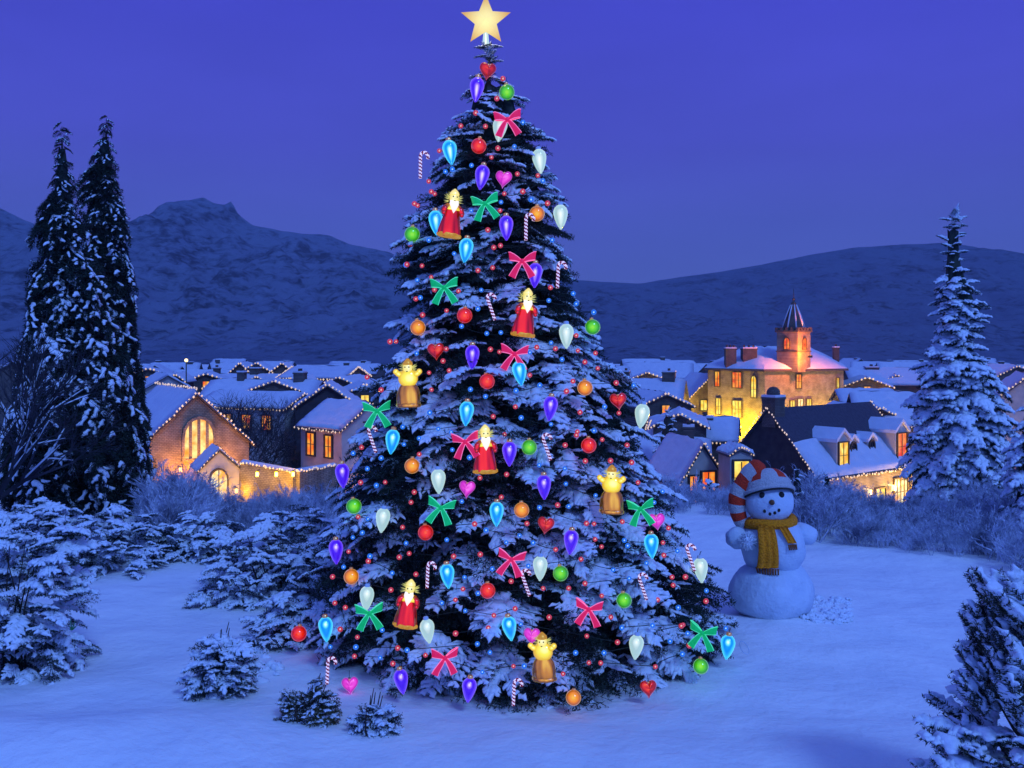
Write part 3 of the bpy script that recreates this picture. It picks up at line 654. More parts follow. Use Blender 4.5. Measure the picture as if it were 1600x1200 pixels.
def dormer(root, o, along, outn, w_, h_, dp, pane, lit_h=None, arched=False, light=False):
    """a gabled dormer: o = middle of its foot on the roof, along = unit vector beside it, outn = the way it faces"""
    o = np.array(o, float); a = np.array(along, float); n = np.array(outn, float); z = np.array((0, 0, 1.)); q = lambda s, k, t: tuple(o+a*s-n*k+z*t)
    mb = MB(); A = [(-w_/2, 0), (w_/2, 0), (w_/2, h_), (0, h_+w_*.42), (-w_/2, h_)]
    mb.prism([q(s, 0, t) for s, t in A], [q(s, dp, t) for s, t in A]); dm = mb.build('dormer', M['plaster'], root)
    rb = MB()
    for s in (-1, 1):
        e_ = w_/2+.14; A = [(0, h_+w_*.42+.02), (s*e_, h_-.09), (s*e_, h_+.12), (0, h_+w_*.42+.22)]
        rb.prism([q(p, -.15, t) for p, t in A], [q(p, dp, t) for p, t in A])
    rb.build('snow_cover', M['roofsnow'], dm)
    w = window(dm, q(0, -.005, h_*.12), a, n, w_*.8, h_*.84, pane, arched=arched, fr=.05)
    if light: string(root, [q(-w_/2-.18, -.2, h_-.05), q(0, -.2, h_+w_*.42+.2), q(w_/2+.18, -.2, h_-.05)], .24)
    return dm
def lamp(root, loc, e=30, c=(1, .62, .2), r=.25, rod=True):
    """a wall lantern with its own light"""
    mb = MB(); x, y, z = loc; mb.box(x-.08, y-.08, z+.12, x+.08, y+.08, z+.18); mb.box(x-.09, y-.09, z-.13, x+.09, y+.09, z-.10)
    mb.box(x-.02, y-.02, z+.18, x+.02, y+.45, z+.21); o = mb.build('wall_lantern', M['wire'], root)
    g = MB(); g.box(x-.06, y-.06, z-.099, x+.06, y+.06, z+.119); g.build('lantern_glass', M['lantern'], o)
    ld = bpy.data.lights.new('lantern_light', 'POINT'); ld.energy = e; ld.color = c; ld.shadow_soft_size = r
    lo = bpy.data.objects.new('lantern_light', ld); col.objects.link(lo); lo.parent = root; lo.location = (x, y-.35, z-.05)

# ---- chapel with the tall traceried window
ch = house('stone chapel with tall traceried orange window in its lit gable', 306, 55, 6.2, 9.0, 5.4, 2.85, 34, base=-7.4, name='chapel', cat_='chapel', lights=('front', 'ridge', 'left'), sp=.24, lr=.06,
           wins=[('front', 0.15, 4.55, 1.9, 2.25, 'win_amber', dict(arched=True, mull=3, trans=0, fr=.12, fm='stone', depth=.2, mt=.085))])
lamp(ch, (-1.0, -.5, 4.1), 400, (1, .31, .0)); lamp(ch, (1.3, -.5, 4.1), 480, (1, .33, .05))
po = house('small lit porch with glowing arched doorway built against the chapel', 343, 51.5, 2.1, 2.2, 4.15, 1.0, 28, base=-7.1, name='porch', cat_='porch', lights=('front', 'right'), wall='plaster', ov=.15, snowt=.12, sp=.2, lr=.045,
           wins=[('front', -.05, 1.6, 1.0, 2.5, 'win_pale', dict(arched=True, mull=1, trans=0)), ('right', 1.1, 2.5, 1.2, 1.3, 'win_orange', dict(mull=1))])
lamp(po, (-.8, -.4, 3.0), 150, (1, .46, .0)); lamp(po, (.8, -.4, 3.0), 130, (1, .44, .0))
# ---- churchyard wall in two straight lengths, strung with lights
wr = tag(empty('churchyard_wall', (0, 0, 0)), 'low stone wall with snow and lights on top, running right from the porch', 'wall')
pts = [P(380, 722, 52), P(462, 737, 50), P(522, 727, 54)]
for (a, b) in ((0, 1), (1, 2)):
    A = np.array(pts[a]); B = np.array(pts[b]); d_ = (B-A)/np.linalg.norm(B-A); s = np.cross(d_, (0, 0, 1.)); s[2] = 0; s /= np.linalg.norm(s); A2 = A+d_*.02*(a > 0)
    mb = MB(); w0 = .22; dn = np.array((0, 0, -2.6)); mb.prism([A2+s*w0, A2-s*w0, A2-s*w0+dn, A2+s*w0+dn], [B+s*w0, B-s*w0, B-s*w0+dn, B+s*w0+dn]); mb.build('wall_length', M['stone'], wr)
    mb = MB(); up = np.array((0, 0, .16)); w0 = .28; mb.prism([A2+s*w0, A2+up, A2-s*w0], [B+s*w0, B+up, B-s*w0], smooth=False); mb.build('snow_cover', M['roofsnow'], wr)
    string(wr, [A+s*.3+up*.3, B+s*.3+up*.3], .24, .06)
for px in (402, 432, 458):
    p = P(px, 735, 49.3); lamp(wr, (p[0], p[1], p[2]-.2), 190, (1, .45, .0))

def small(label, px, pyridge, pyeave, D, W, d, rot, **kw):
    """a house given by the heights of its ridge and eaves in the view"""
    zr = CAMZ-(pyridge-HY)/F*D; ze = CAMZ-(pyeave-HY)/F*D; x = (px-800)/F*D; b = gz(x, D)-.3
    return house(label, px, D, W, d, ze-b, zr-ze, rot, base=b, **kw)
# ---- left group
small('low row house with three small orange windows in a row', 472, 618, 636, 74, 4.4, 8.4, 66, wall='plaster', name='row_house', lights=('left', 'front'), lr=.07, sp=.3,
      wins=[('left', u, -1.7, .95, 1.2, 'win_orange', dict(trans=0)) for u in (1.6, 3.5, 5.4)])
small('dark gabled house with lights along its pointed front', 512, 604, 637, 70, 4.6, 6, 8, wall='darkstoneblue', lights=('front',), lr=.07, sp=.28, chims=[(0, 4.5, 4.6)])
h5 = small('pale house with two bright orange windows beside the decorated tree', 574, 634, 667, 60, 3.9, 4.4, 46, wall='plaster', lights=('front', 'left'), lr=.06, chims=[(0, .35, 5.6, dict(w_=.6, h_=.9))],
      wins=[('left', 1.3, -1.9, .85, 1.45, 'win_orange'), ('left', 3.2, -1.9, .95, 1.5, 'win_orange'), ('front', .6, -2.2, 1.1, 1.1, 'win_red')])
lamp(h5, (-.4, -.4, 2.2), 120, (1, .35, .12))
small('white house end with dormer lights, far left above the chapel roof', 262, 588, 612, 92, 5, 6, 30, wall='plaster', lights=(), wins=[('front', 1.3, 3.6, .8, 1.0, 'win_pale')], lr=.09)
r6 = small('long snow roof with three pointed lit gables, left of the decorated tree', 498, 588, 604, 118, 9, 15, 84, wall='darkstone', name='long_house', lights=(), lr=.09, ov=.2, chims=[(0, 3, 0), (0, 8, 0, dict(w_=1.1)), (0, 13, 0)])
r6b = small('long snow roof lying below the three lit gables', 500, 598, 622, 92, 5.5, 11, 80, wall='darkstone', name='long_house', lights=('left',), lr=.085, sp=.34, chims=[(0, 2, 0, dict(w_=1.0)), (0, 8, 0)], wins=[('left', u, -1.5, .9, 1.1, 'win_orange', dict(trans=0)) for u in (3, 6, 9)])
for k, (px, lab) in enumerate(((375, 'small pointed gable with lights, leftmost of the three on the skyline'), (401, 'widest pointed gable with lights, middle of the three on the skyline'), (441, 'pointed gable with lights, rightmost of the three on the skyline'))):
    small(lab, px, 569, 583, 125, (2.6, 4.0, 3.0)[k], 5, 4, wall='darkstone', lights=('front',), sp=.4, lr=.11, wins=[('front', 0, 4.3, .7, .8, 'win_yellow')] if k != 1 else [])
for k, (px, py, lab) in enumerate(((402, 590, 'tiny lit dormer house under the middle skyline gable'), (456, 592, 'tiny lit dormer house under the rightmost skyline gable'), (275, 587, 'narrow lit dormer house rising left above the chapel'))):
    small(lab, px, py, py+9, 100, 1.7, 4, (0, -20, 5)[k], wall='darkstoneblue', lights=('front',), sp=.34, lr=.09, wins=[('front', 0, 4.6, .7, 1.0, 'win_pale')])
small('broad snow roof edged with yellow lights left of the decorated tree', 556, 576, 590, 110, 8, 7.5, 78, wall='darkstone', lights=('left', 'front', 'back'), sp=.36, lr=.11, chims=[(0, 2, 6.4, dict(w_=.9)), (0, 6.0, 6.4, dict(w_=.9))])

# ---- hall with spire
D0 = 103; hx = 0
hall = tag(empty('town_hall', ((1195-800)/F*D0, D0, -7.4)), 'large floodlit stone hall with hipped snow roof and many yellow windows', 'hall')
ez = 7.4+CAMZ-(580-HY)/F*D0
def lp(px, D): return np.array(((px-800)/F*D-(1195-800)/F*D0, D-D0))
A_, B_, C_, D_, E_ = lp(1106, 109), lp(1195, 103), lp(1318, 106.5), lp(1316, 117), lp(1112, 120)
foot = [A_, B_, C_, D_, E_]
MB().prism([(p[0], p[1], 0) for p in foot], [(p[0], p[1], ez) for p in foot]).build('wall', M['stone'], hall)
c0 = sum(foot)/5; o1 = [c0+(p-c0)*1.07 for p in foot]; i1 = [c0+(p-c0)*np.array((.42, .12)) for p in foot]; hr_ = 2.35
MB().prism([(p[0], p[1], ez-.02) for p in o1], [(p[0], p[1], ez+.16) for p in o1]).build('cornice', M['slate'], hall)
rf = MB(); rf.prism([(p[0], p[1], ez+.16) for p in o1], [(p[0], p[1], ez+hr_) for p in i1]); rf = rf.build('roof', M['slate'], hall)
o2 = [c0+(p-c0)*1.06 for p in foot]; i2 = [c0+(p-c0)*np.array((.43, .14)) for p in foot]
# lumpy snow over each pitch
V = []; Fi = []; rs = np.random.RandomState(2)
for k in range(5):
    a, b, c, d_ = o2[k], o2[(k+1) % 5], i2[(k+1) % 5], i2[k]; b0 = len(V)
    for i in range(11):
        for j in range(9):
            s, t_ = i/10, j/8; p = (a*(1-s)+b*s)*(1-t_)+(d_*(1-s)+c*s)*t_; V.append((p[0], p[1], ez+.20+(hr_-.02)*t_+(.10+.12*rs.rand())*(j > 0)*(0 < i < 10)+.02))
    for i in range(10):
        for j in range(8): q = b0+i*9+j; Fi.append((q, q+9, q+10, q+1))
ms = MB().add(V, Fi, 0, True); ms.add([(p[0], p[1], ez+hr_+.22) for p in i2], [(0, 1, 2, 3, 4)]); ms.build('snow_cover', M['roofsnow'], rf)
def facade(a, b, items):
    d_ = (b-a)/np.linalg.norm(b-a); n = np.array((d_[1], -d_[0])); k = np.linalg.norm(b-a)
    for f, v, w_, h_, pane, kw in items: p = a+d_*k*f+n*.01; window(hall, (p[0], p[1], v), (d_[0], d_[1], 0), (n[0], n[1], 0), w_, h_, pane, **kw)
zz = lambda py, D=105: 7.4+CAMZ-(py-HY)/F*D
facade(A_, B_, [(.18, zz(606), .75, 1.75, 'win_orange', {}), (.53, zz(607), 1.35, 1.8, 'win_red', dict(mull=2)), (.82, zz(621), .8, 2.35, 'win_yellow', dict(arched=True)),
                (.20, zz(651), .75, 1.9, 'win_yellow', {}), (.53, zz(654), 1.35, 1.95, 'win_yellow', dict(mull=2))])
facade(B_, C_, [(.42, zz(607), .75, 1.6, 'win_orange', {}), (.92, zz(622), .45, 2.2, 'win_yellow', {}), (.34, zz(647), .7, 1.6, 'win_yellow', {}), (.44, zz(648), .8, 1.8, 'win_pale', {}), (.55, zz(647), .7, 1.7, 'win_yellow', {})])
for (f, a, b, e) in ((.02, A_, B_, 150), (.38, A_, B_, 260), (.72, A_, B_, 260), (.2, B_, C_, 230), (.66, B_, C_, 260), (.97, B_, C_, 120)):
    d_ = (b-a)/np.linalg.norm(b-a); n = np.array((d_[1], -d_[0])); p = a+(b-a)*f+n*1.3; lamp(hall, (p[0], p[1], 2.3), e*8.0, (1, .56, .0))
for px, wd_ in ((1141, .9), (1170, 1.2)): q = lp(px, 107); chimney(hall, q[0], q[1], ez+1.2, w_=wd_, h_=1.1, pots=3, wide=wd_*1.3)
q = lp(1306, 112); chimney(hall, q[0], q[1], ez+1.2, w_=.6, h_=1.2, pots=1)
# roof bar across the chimneys
# tower on the roof
tq = lp(1240, 105.0); tb = ez-.1; tt = 7.4+CAMZ-(519-HY)/F*105; hw_ = 1.28
tw = empty('tower', (tq[0], tq[1], tb), R(42)); tw.parent = hall
th = tt-tb
MB().box(-hw_, -hw_, 0, hw_, hw_, th).build('tower_wall', M['stone'], tw)
par = MB(); par.box(-hw_-.15, -hw_-.15, th, hw_+.15, hw_+.15, th+.16)
for k in range(5):
    u = -hw_-.1+k*(2*hw_-.05)/4.0
    for s in (-1, 1): par.box(u-.05, s*(hw_+.02)-.12, th+.165, u+.27, s*(hw_+.02)+.12, th+.5)
    for s in (-1, 1):
        if 0 < k < 4: par.box(s*(hw_+.02)-.12, u-.05, th+.165, s*(hw_+.02)+.12, u+.27, th+.5)
par.build('parapet', M['darkstone'], tw); par = MB(); par.box(-hw_-.08, -hw_-.08, th*.50, hw_+.08, hw_+.08, th*.50+.12); par.build('string_course', M['darkstone'], tw)
for (o, u, n) in (((0, -hw_-.01, th*.56), (1, 0, 0), (0, -1, 0)), ((-hw_-.01, 0, th*.56), (0, -1, 0), (-1, 0, 0))): window(tw, o, u, n, .75, 1.25, 'win_red', arched=True, fr=.06)
spz = CAMZ-(464-HY)/F*105+7.4-tb
s8 = MB(); s8.lathe([(1.25, th+.17), (1.15, th+.7), (.72, th+(spz-th)*.5), (.30, spz-.9), (.32, spz-.75), (.05, spz-.35)], 8); s8.tube([(0, 0, spz-.5), (0, 0, spz+.9)], .035, 5); s8.ball((0, 0, spz-.25), .16)
sq = s8.build('spire', M['darkstone'], tw)
mr_ = MB()
for k in range(8):
    a = math.pi*2*(k+.0)/8
    mr_.tube([(1.27*math.cos(a), 1.27*math.sin(a), th+.2), (.74*math.cos(a), .74*math.sin(a), th+(spz-th)*.5), (.32*math.cos(a), .32*math.sin(a), spz-.85)], [.10, .08, .06], 5)
mr_.build('snow_cover', M['roofsnow'], sq)
ld = bpy.data.lights.new('tower_light', 'POINT'); ld.energy = 3600; ld.color = (1, .20, .008); ld.shadow_soft_size = .2; lo = bpy.data.objects.new('tower_light', ld); col.objects.link(lo); q = lp(1246, 101.9); lo.parent = hall; lo.location = (q[0]+1.2, q[1]-.1, tb+2.0)
fl = MB(); fl.box(-.2, -.15, -.12, .2, .15, .12); fl = fl.build('floodlight', M['wire'], hall); fl.location = (q[0]+1.2, q[1]-.5, tb+1.7)

# ---- wings and houses round the hall
w1 = small('gabled wing leaning on the left end of the hall, one small yellow window', 1112, 588, 634, 112, 7.2, 7, 10, wall='stone', lights=('front',), sp=.34, lr=.10, wins=[('front', -1.0, 3.8, .9, 1.3, 'win_yellow', dict(trans=0))])
lamp(w1, (0, -.5, 2.9), 240, (1, .6, .15))
small('long snow roof with lights on its left end, between the decorated tree and the hall', 1068, 596, 634, 100, 9, 8, 75, wall='darkstone', name='long_house', lights=('left',), sp=.34, lr=.10, chims=[(0, 1.5, 0, dict(w_=1.3)), (0, 6, 0)], wins=[('left', u, -1.7, .9, 1.1, 'win_yellow', dict(trans=0)) for u in (2.5, 5.5)])
small('snowy roofed house with brick chimney below the hall', 1150, 657, 684, 72, 5.6, 6.2, 75, wall='darkstone', lights=('left', 'back'), sp=.28, lr=.07, chims=[(.0, 2.3, 5.4, dict(w_=1.2, h_=.4, pots=3))])
small('low house with wide snow roof right of the decorated tree', 1105, 690, 722, 63, 5.6, 6.4, 80, wall='plaster', lights=('left',), sp=.24, lr=.055, chims=[(0, 1.2, 0)])
pg = small('pale gabled cottage with orange windows, left of the snowman hat', 1098, 697, 752, 50, 2.5, 4.6, 14, wall='plaster', lights=('front',), sp=.2, lr=.05, ov=.2,
      wins=[('front', -.55, -1.15, .55, 1.5, 'win_orange', dict(trans=0)), ('front', .3, -.55, .85, 1.1, 'win_orange', dict(trans=0))])
w2 = small('little flat lit wing with yellow and orange panes behind the snowman hat', 1158, 704, 712, 48, 1.15, 1.8, 6, wall='plaster', lights=('front',), sp=.16, lr=.045, ov=.12, wins=[('front', 0, -2.0, .9, 1.8, 'win_yellow', dict(mull=1, trans=1))])
bg_ = house('big dark gabled house with lit dormers along its snowy roof', 1203, 60, 6.8, 11.0, 3.1, 3.75, -52, base=-7.15, name='big_house', cat_='big house', snow_t0=.52, wall='darkstoneblue', lights=('front', 'right', 'back'), sp=.24, lr=.065,
      wins=[('right', 6.6, .5, 1.2, 1.3, 'win_yellow'), ('right', 9.0, .35, 1.7, 1.9, 'win_pale', dict(mull=3))])
MB().box(3.41, .05, 0, 3.5, 10.95, 2.85).build('lit_side_wall', M['stone'], bg_)
chimney(bg_, 0, .35, 6.95, w_=1.0, h_=.55, pots=0); 
MB().ball((0, .35, 7.9), .42, sc=(1, 1, .9)).build('chimney_ball', M['darkstone'], bg_)
up_ = (3.9/3.4)
def roofpt(x, y): return (x, y, 3.1+3.9-up_*x+.1)
dormer(bg_, (3.25, 2.9, 3.0), (0, 1, 0), (1, 0, 0), 1.35, 2.0, 2.0, 'win_yellow')
dormer(bg_, (3.25, 9.6, 3.0), (0, 1, 0), (1, 0, 0), 1.5, 2.2, 2.2, 'win_red')
dormer(bg_, (2.6, 5.0, 3.95), (0, 1, 0), (1, 0, 0), .8, .75, 1.2, 'win_dark', arched=True)
dormer(bg_, (2.6, 7.1, 3.95), (0, 1, 0), (1, 0, 0), .8, .75, 1.2, 'win_dark', arched=True)
for y, e in ((1.3, 140), (4.8, 220), (7.6, 380), (10.2, 420)):
    ld = bpy.data.lights.new('lantern_light', 'POINT'); ld.energy = e; ld.color = (1, .5, .08); ld.shadow_soft_size = .2; lo = bpy.data.objects.new('lantern_light', ld); col.objects.link(lo); lo.parent = bg_; lo.location = (4.5, y, 1.6)
    m_ = MB(); m_.box(3.5, y-.04, 1.85, 3.9, y+.04, 1.9); m_.box(3.8, y-.1, 1.55, 4.0, y+.1, 1.85); m_.build('wall_lantern', M['lantern'], bg_)
pr = small('small snow-roofed shed with lights on its eave beside the big house', 1322, 776, 790, 46, 1.6, 2.6, 70, wall='stone', lights=('left',), sp=.18, lr=.05, ov=.12, snowt=.1)
a1 = small('low house with one yellow window right behind the hall', 1392, 612, 628, 86, 5, 4.6, 82, wall='darkstone', lights=('left',), sp=.3, lr=.09, wins=[('left', 3.6, 1.8, 1.1, 1.4, 'win_yellow', dict(trans=0))], chims=[(0, 1.5, 4.6), (0, 3.6, 4.6)])
small('cottage with one lit window tucked between the big house and the snowy spruce', 1424, 618, 660, 72, 5.5, 4.2, 80, wall='stone', lights=('left',), sp=.26, lr=.075, wins=[('left', 2.0, 1.9, 1.2, 1.6, 'win_orange', dict(trans=0))])
small('broad snow roof behind the snowy spruce', 1440, 578, 600, 120, 9, 9, 80, wall='darkstone', name='long_house', lights=(), chims=[(0, 6, 7.2, dict(w_=1.6))])
re = small('pinkish lit house end at the right edge of the view', 1606, 590, 640, 66, 5.4, 6, -20, wall='plaster', lights=('front',), sp=.28, lr=.08, wins=[('front', -.6, 2.2, 1.0, 1.2, 'win_red')])
lamp(re, (-1.4, -.5, 2.4), 60, (1, .25, .15))
ll = small('house with two lamps at the far left edge, glimpsed past the dark spruces', 26, 566, 590, 90, 6, 6, 20, wall='darkstone', lights=(), wins=[('front', -.6, 3.3, .7, .7, 'win_pale'), ('front', 1.3, 3.9, .8, .8, 'win_pale')])
# ---- more close-packed gables between the near houses and the far rows
for px, yr, ye, D, W, rot, lab, win in ((322, 586, 598, 108, 5, 12, 'steep gabled house with lights, standing above the chapel roof', 1), (352, 596, 608, 96, 4.6, -14, 'small gabled house with lights just left of the round bare tree', 1), (428, 598, 611, 90, 4.4, 10, 'small gabled house with lights above the low row house', 0),
        (530, 592, 606, 96, 5, -12, 'gabled house with lights right of the dark gabled house', 1), (232, 578, 590, 112, 5.5, 18, 'gabled house with one lit window above the left end of the chapel roof', 1), (570, 604, 620, 84, 4.5, 15, 'gabled house with lights touching the left edge of the decorated tree', 1),
        (1012, 584, 598, 116, 6, -10, 'gabled house with lights showing beside the decorated tree on its right', 1), (1040, 618, 636, 80, 4.6, 12, 'gabled house with lights behind the small garden fir', 1), (1062, 650, 668, 66, 3.6, -10, 'little gabled shed-like house with lights below the long snow roof', 0),
        (1355, 592, 606, 110, 5.5, -12, 'gabled house with lights standing just right of the hall', 1), (1400, 588, 602, 118, 6, 10, 'gabled house with lights behind the lower right houses', 1), (1372, 640, 656, 70, 3.6, 14, 'narrow gabled house with lights above the ridge of the big house', 1), (1588, 574, 590, 105, 6, 14, 'gabled house with lights high at the right edge', 1)):
    small(lab, px, yr, ye, D, W, 6, rot, wall='darkstone', lights=('front',) if win else ('front', 'left'), sp=.004*D, lr=.0008*D+.02, wins=[('front', 0, -.9, .8, 1.1, 'win_orange' if px % 3 else 'win_yellow', dict(trans=0))] if win else [], chims=[(0, 3.5, 0)] if False else ())
# ---- far rows of the village
far = []
rs = np.random.RandomState(23)
sp_ = [(px+rs.uniform(-6, 6), rs.uniform(150, 300)) for px in list(range(215, 600, 24))+list(range(985, 1110, 20))+list(range(1345, 1620, 26))]
ORD_ = 'first second third fourth fifth sixth seventh eighth ninth tenth eleventh twelfth thirteenth fourteenth fifteenth sixteenth seventeenth eighteenth'.split()
grp_ = [('above the chapel roofs', [k for k, s in enumerate(sp_) if s[0] < 700]), ('left of the hall', [k for k, s in enumerate(sp_) if 700 < s[0] < 1200]), ('right of the hall', [k for k, s in enumerate(sp_) if s[0] > 1200])]
def flab(k):
    for nm, L_ in grp_:
        if k in L_: return 'tiny far snow-roofed house %s, %s from the left in its row' % (nm, ORD_[sorted(L_, key=lambda q: sp_[q][0]).index(k)])
for k, (px, D) in enumerate(sp_):
    W = rs.uniform(6, 9); hw = rs.uniform(3.6, 5.2)
    lit = rs.rand() < .45
    house(flab(k), px, D, W, rs.uniform(9, 14), hw, rs.uniform(2, 3), rs.choice([80, 95, 15, -60, 70]), name='far_house', wall='darkstone', lights=(), ov=.3, group='far village houses below the mountains',
          wins=[('front', 0, hw*.5, 1.2, 1.2, 'win_orange', dict(trans=0, mull=0)), ('left', 4, hw*.45, 1.1, 1.2, 'win_yellow', dict(trans=0, mull=0))] if lit else (), chims=[(0, 2, hw+2.2, dict(w_=1.2, h_=.9, pots=0))] if rs.rand() < .6 else ())
sl = tag(MB().tube([(0, 0, -3.5), (0, 0, 2.6)], .06, 6).build('street_lamp', M['wire']), 'single far street lamp glowing above the chapel', 'street lamp'); sl.location = (P(291, 563, 95)[0], 95, P(291, 563, 95)[2]-2.7)
MB().ball((0, 0, 2.7), .17).build('lamp_globe', M['lantern'], sl)

# ================================================================ snowman
SD = 12.9; k_ = SD/F
M['snowman'] = snowmat('packed_snow', (.60, .70, .84), 4, .9, .06)
M['coal'] = mat('coal', (.01, .01, .012), .5, bump=.5, scale=60)
M['carrot'] = mat('weathered_carrot', (.22, .09, .04), .7, noise=(.12, .05, .03), scale=20)
M['hat_white'] = mat('white_knit', (.62, .62, .66), .95, noise=(.50, .50, .54), bump=.6, scale=60)
M['hat_red'] = mat('red_knit', (.85, .06, .02), .95, noise=(.6, .04, .02), bump=.6, scale=60)
M['scarf'] = mat('mustard_wool', (1.0, .31, .004), .95, noise=(.7, .19, .003), bump=.6, scale=40)
M['scarf_dark'] = mat('brown_wool_fringe', (.25, .08, .03), .95)
sx0 = (1204-800)*k_; sg = gz(sx0, SD)
def S(px, py, dy=0): return ((px-1204)*k_, dy, CAMZ-(py-HY)*k_-sg)
man = tag(empty('snowman', (sx0, SD, sg)), 'smiling snowman of stacked snowballs standing on the snow right of the decorated tree', 'snowman')
def lump(mb, c, r, sc, seed, n=22, amp=.05):
    b = len(mb.v); mb.ball((0, 0, 0), 1, n=n); rs = np.random.RandomState(seed); ph = rs.rand(6)*6.28
    for i in range(b, len(mb.v)):
        x, y, z = mb.v[i]; q = 1+amp*(math.sin(3*x+ph[0])*math.sin(2.6*y+ph[1])+.5*math.sin(6*z+ph[2])*math.sin(5*x+ph[3]))
        mb.v[i] = (c[0]+x*r*sc[0]*q, c[1]+y*r*sc[1]*q, c[2]+z*r*sc[2]*q)
mb = MB(); lump(mb, S(1204, 926), 64*k_, (1, .95, .83), 1, amp=.075); mb.build('lower_ball', M['snowman'], man)
mb = MB(); lump(mb, S(1206, 851), 50*k_, (1, .92, .98), 2, amp=.075); mb.build('middle_ball', M['snowman'], man)
mb = MB(); lump(mb, S(1150, 840, -.02), 17*k_, (1.1, 1, 1), 3, 14, .12); mb.build('arm', M['snowman'], man)
mb = MB(); lump(mb, S(1252, 834, -.02), 19*k_, (1.25, 1, .9), 4, 14, .12); mb.build('arm', M['snowman'], man)
hc = S(1201, 783, -.02); hr = 37*k_
mb = MB(); lump(mb, hc, hr, (1, .95, .97), 5, 22, .02); mb.build('head', M['snowman'], man)
def onhead(px, py, push=0, c=hc, r=hr):
    p = S(px, py); dx, dz = p[0]-c[0], p[2]-c[2]; return (p[0], c[1]-math.sqrt(max(0, r*r-dx*dx-dz*dz))*.95-push, p[2])
for px, py in ((1183, 769), (1212, 768)): MB().ball(onhead(px, py), 4.4*k_, sc=(1, .6, 1.1)).build('eye', M['coal'], man)
q = onhead(1196, 779); MB().lathe([(4.4*k_, 0), (3.6*k_, .03), (1.2*k_, .075)], 12).build('nose', M['carrot'], man); n_ = bpy.data.objects['nose']; n_.location = q; n_.rotation_euler = (R(90), 0, 0)
for px, py in ((1186, 793), (1194, 797), (1201, 795), (1207, 791)): MB().ball(onhead(px, py), 2.4*k_, n=8, sc=(1, .7, 1.2)).build('mouth_coal', M['coal'], man)
# hat: knitted bands round the skull, the tail folding over to the left and hanging to its pompom
tail = [(1243, 776, 10), (1236, 758, 21), (1222, 745, 27), (1207, 740, 29), (1192, 741, 28), (1178, 747, 24), (1167, 756, 19), (1158, 767, 16), (1153, 779, 14.5), (1152, 791, 13.5), (1154, 803, 12.5), (1158, 814, 11.5), (1163, 824, 9)]
hat = empty('hat'); hat.parent = man
pp = []; rr = []
for i in range(len(tail)-1):
    for t_ in np.linspace(0, 1, 4, endpoint=False):
        a, b = tail[i], tail[i+1]; pp.append(S(a[0]+(b[0]-a[0])*t_, a[1]+(b[1]-a[1])*t_, .03)); rr.append((a[2]+(b[2]-a[2])*t_)*k_)
# crown of the hat: half shell over the head with radial stripes
V = []; Fi = []; mi = []; nu, nv = 40, 12
ax_t = R(-6)
for j in range(nv+1):
    ph = math.pi/2*(1-j/nv)
    for i in range(nu):
        th_ = 2*math.pi*i/nu; bl = 1.01+.014*math.sin(j*3)
        x, y, z = hr*bl*math.cos(ph)*1.03*math.cos(th_), hr*bl*math.cos(ph)*math.sin(th_), hr*(.33+1.02*math.sin(ph))
        y2 = y+.02; z2 = z-y*.46
        V.append((hc[0]+x*math.cos(ax_t)+z2*math.sin(ax_t), hc[1]+y2, hc[2]-x*math.sin(ax_t)+z2*math.cos(ax_t)))
for j in range(nv):
    for i in range(nu): Fi.append((j*nu+i, j*nu+(i+1) % nu, (j+1)*nu+(i+1) % nu, (j+1)*nu+i))
mb = MB(); mb.add(V, Fi, 0, True)
for j in range(nv):
    for i in range(nu): mb.m[j*nu+i] = 1 if (j < nv-3 and (i % 8) < 3) else 0
mb.build('cap', [M['hat_white'], M['hat_red']], hat)
bp = []; 
for i in range(33):
    th_ = 2*math.pi*i/32; x, y, z = hr*1.02*1.03*math.cos(th_), hr*1.02*math.sin(th_), hr*.33
    z2 = z-y*.46; bp.append((hc[0]+x*math.cos(ax_t)+z2*math.sin(ax_t), hc[1]+y+.02, hc[2]-x*math.sin(ax_t)+z2*math.cos(ax_t)))
MB().tube(bp, 3.6*k_, 8).build('brim', M['hat_white'], hat)
MB().tube([(p[0], p[1], p[2]-4.2*k_) for p in bp], 2.0*k_, 6).build('brim_dark_band', M['coal'], hat)  # dark line along the lower edge of the brim
MB().tube(pp[15:], [r*(.55 if i_ == 0 else .8 if i_ == 1 else .98) for i_, r in enumerate(rr[15:])], 14, stripes=lambda j, k: 1 if (j//4) % 2 == 0 else 0).build('hat_tail', [M['hat_white'], M['hat_red']], hat)
rs = np.random.RandomState(9); mb = MB(); pc = np.array(S(1160, 838, -.30)); mb.ball(tuple(pc), 10*k_)
for q in range(420):
    d = rs.randn(3); d /= np.linalg.norm(d); s = np.cross(d, rs.randn(3)); s /= np.linalg.norm(s); a = pc+d*8*k_
    mb.add([a-s*.010, a+s*.010, pc+d*(14+rs.rand()*3)*k_], [(0, 1, 2)])
mb.build('pompom', M['snow'], hat)
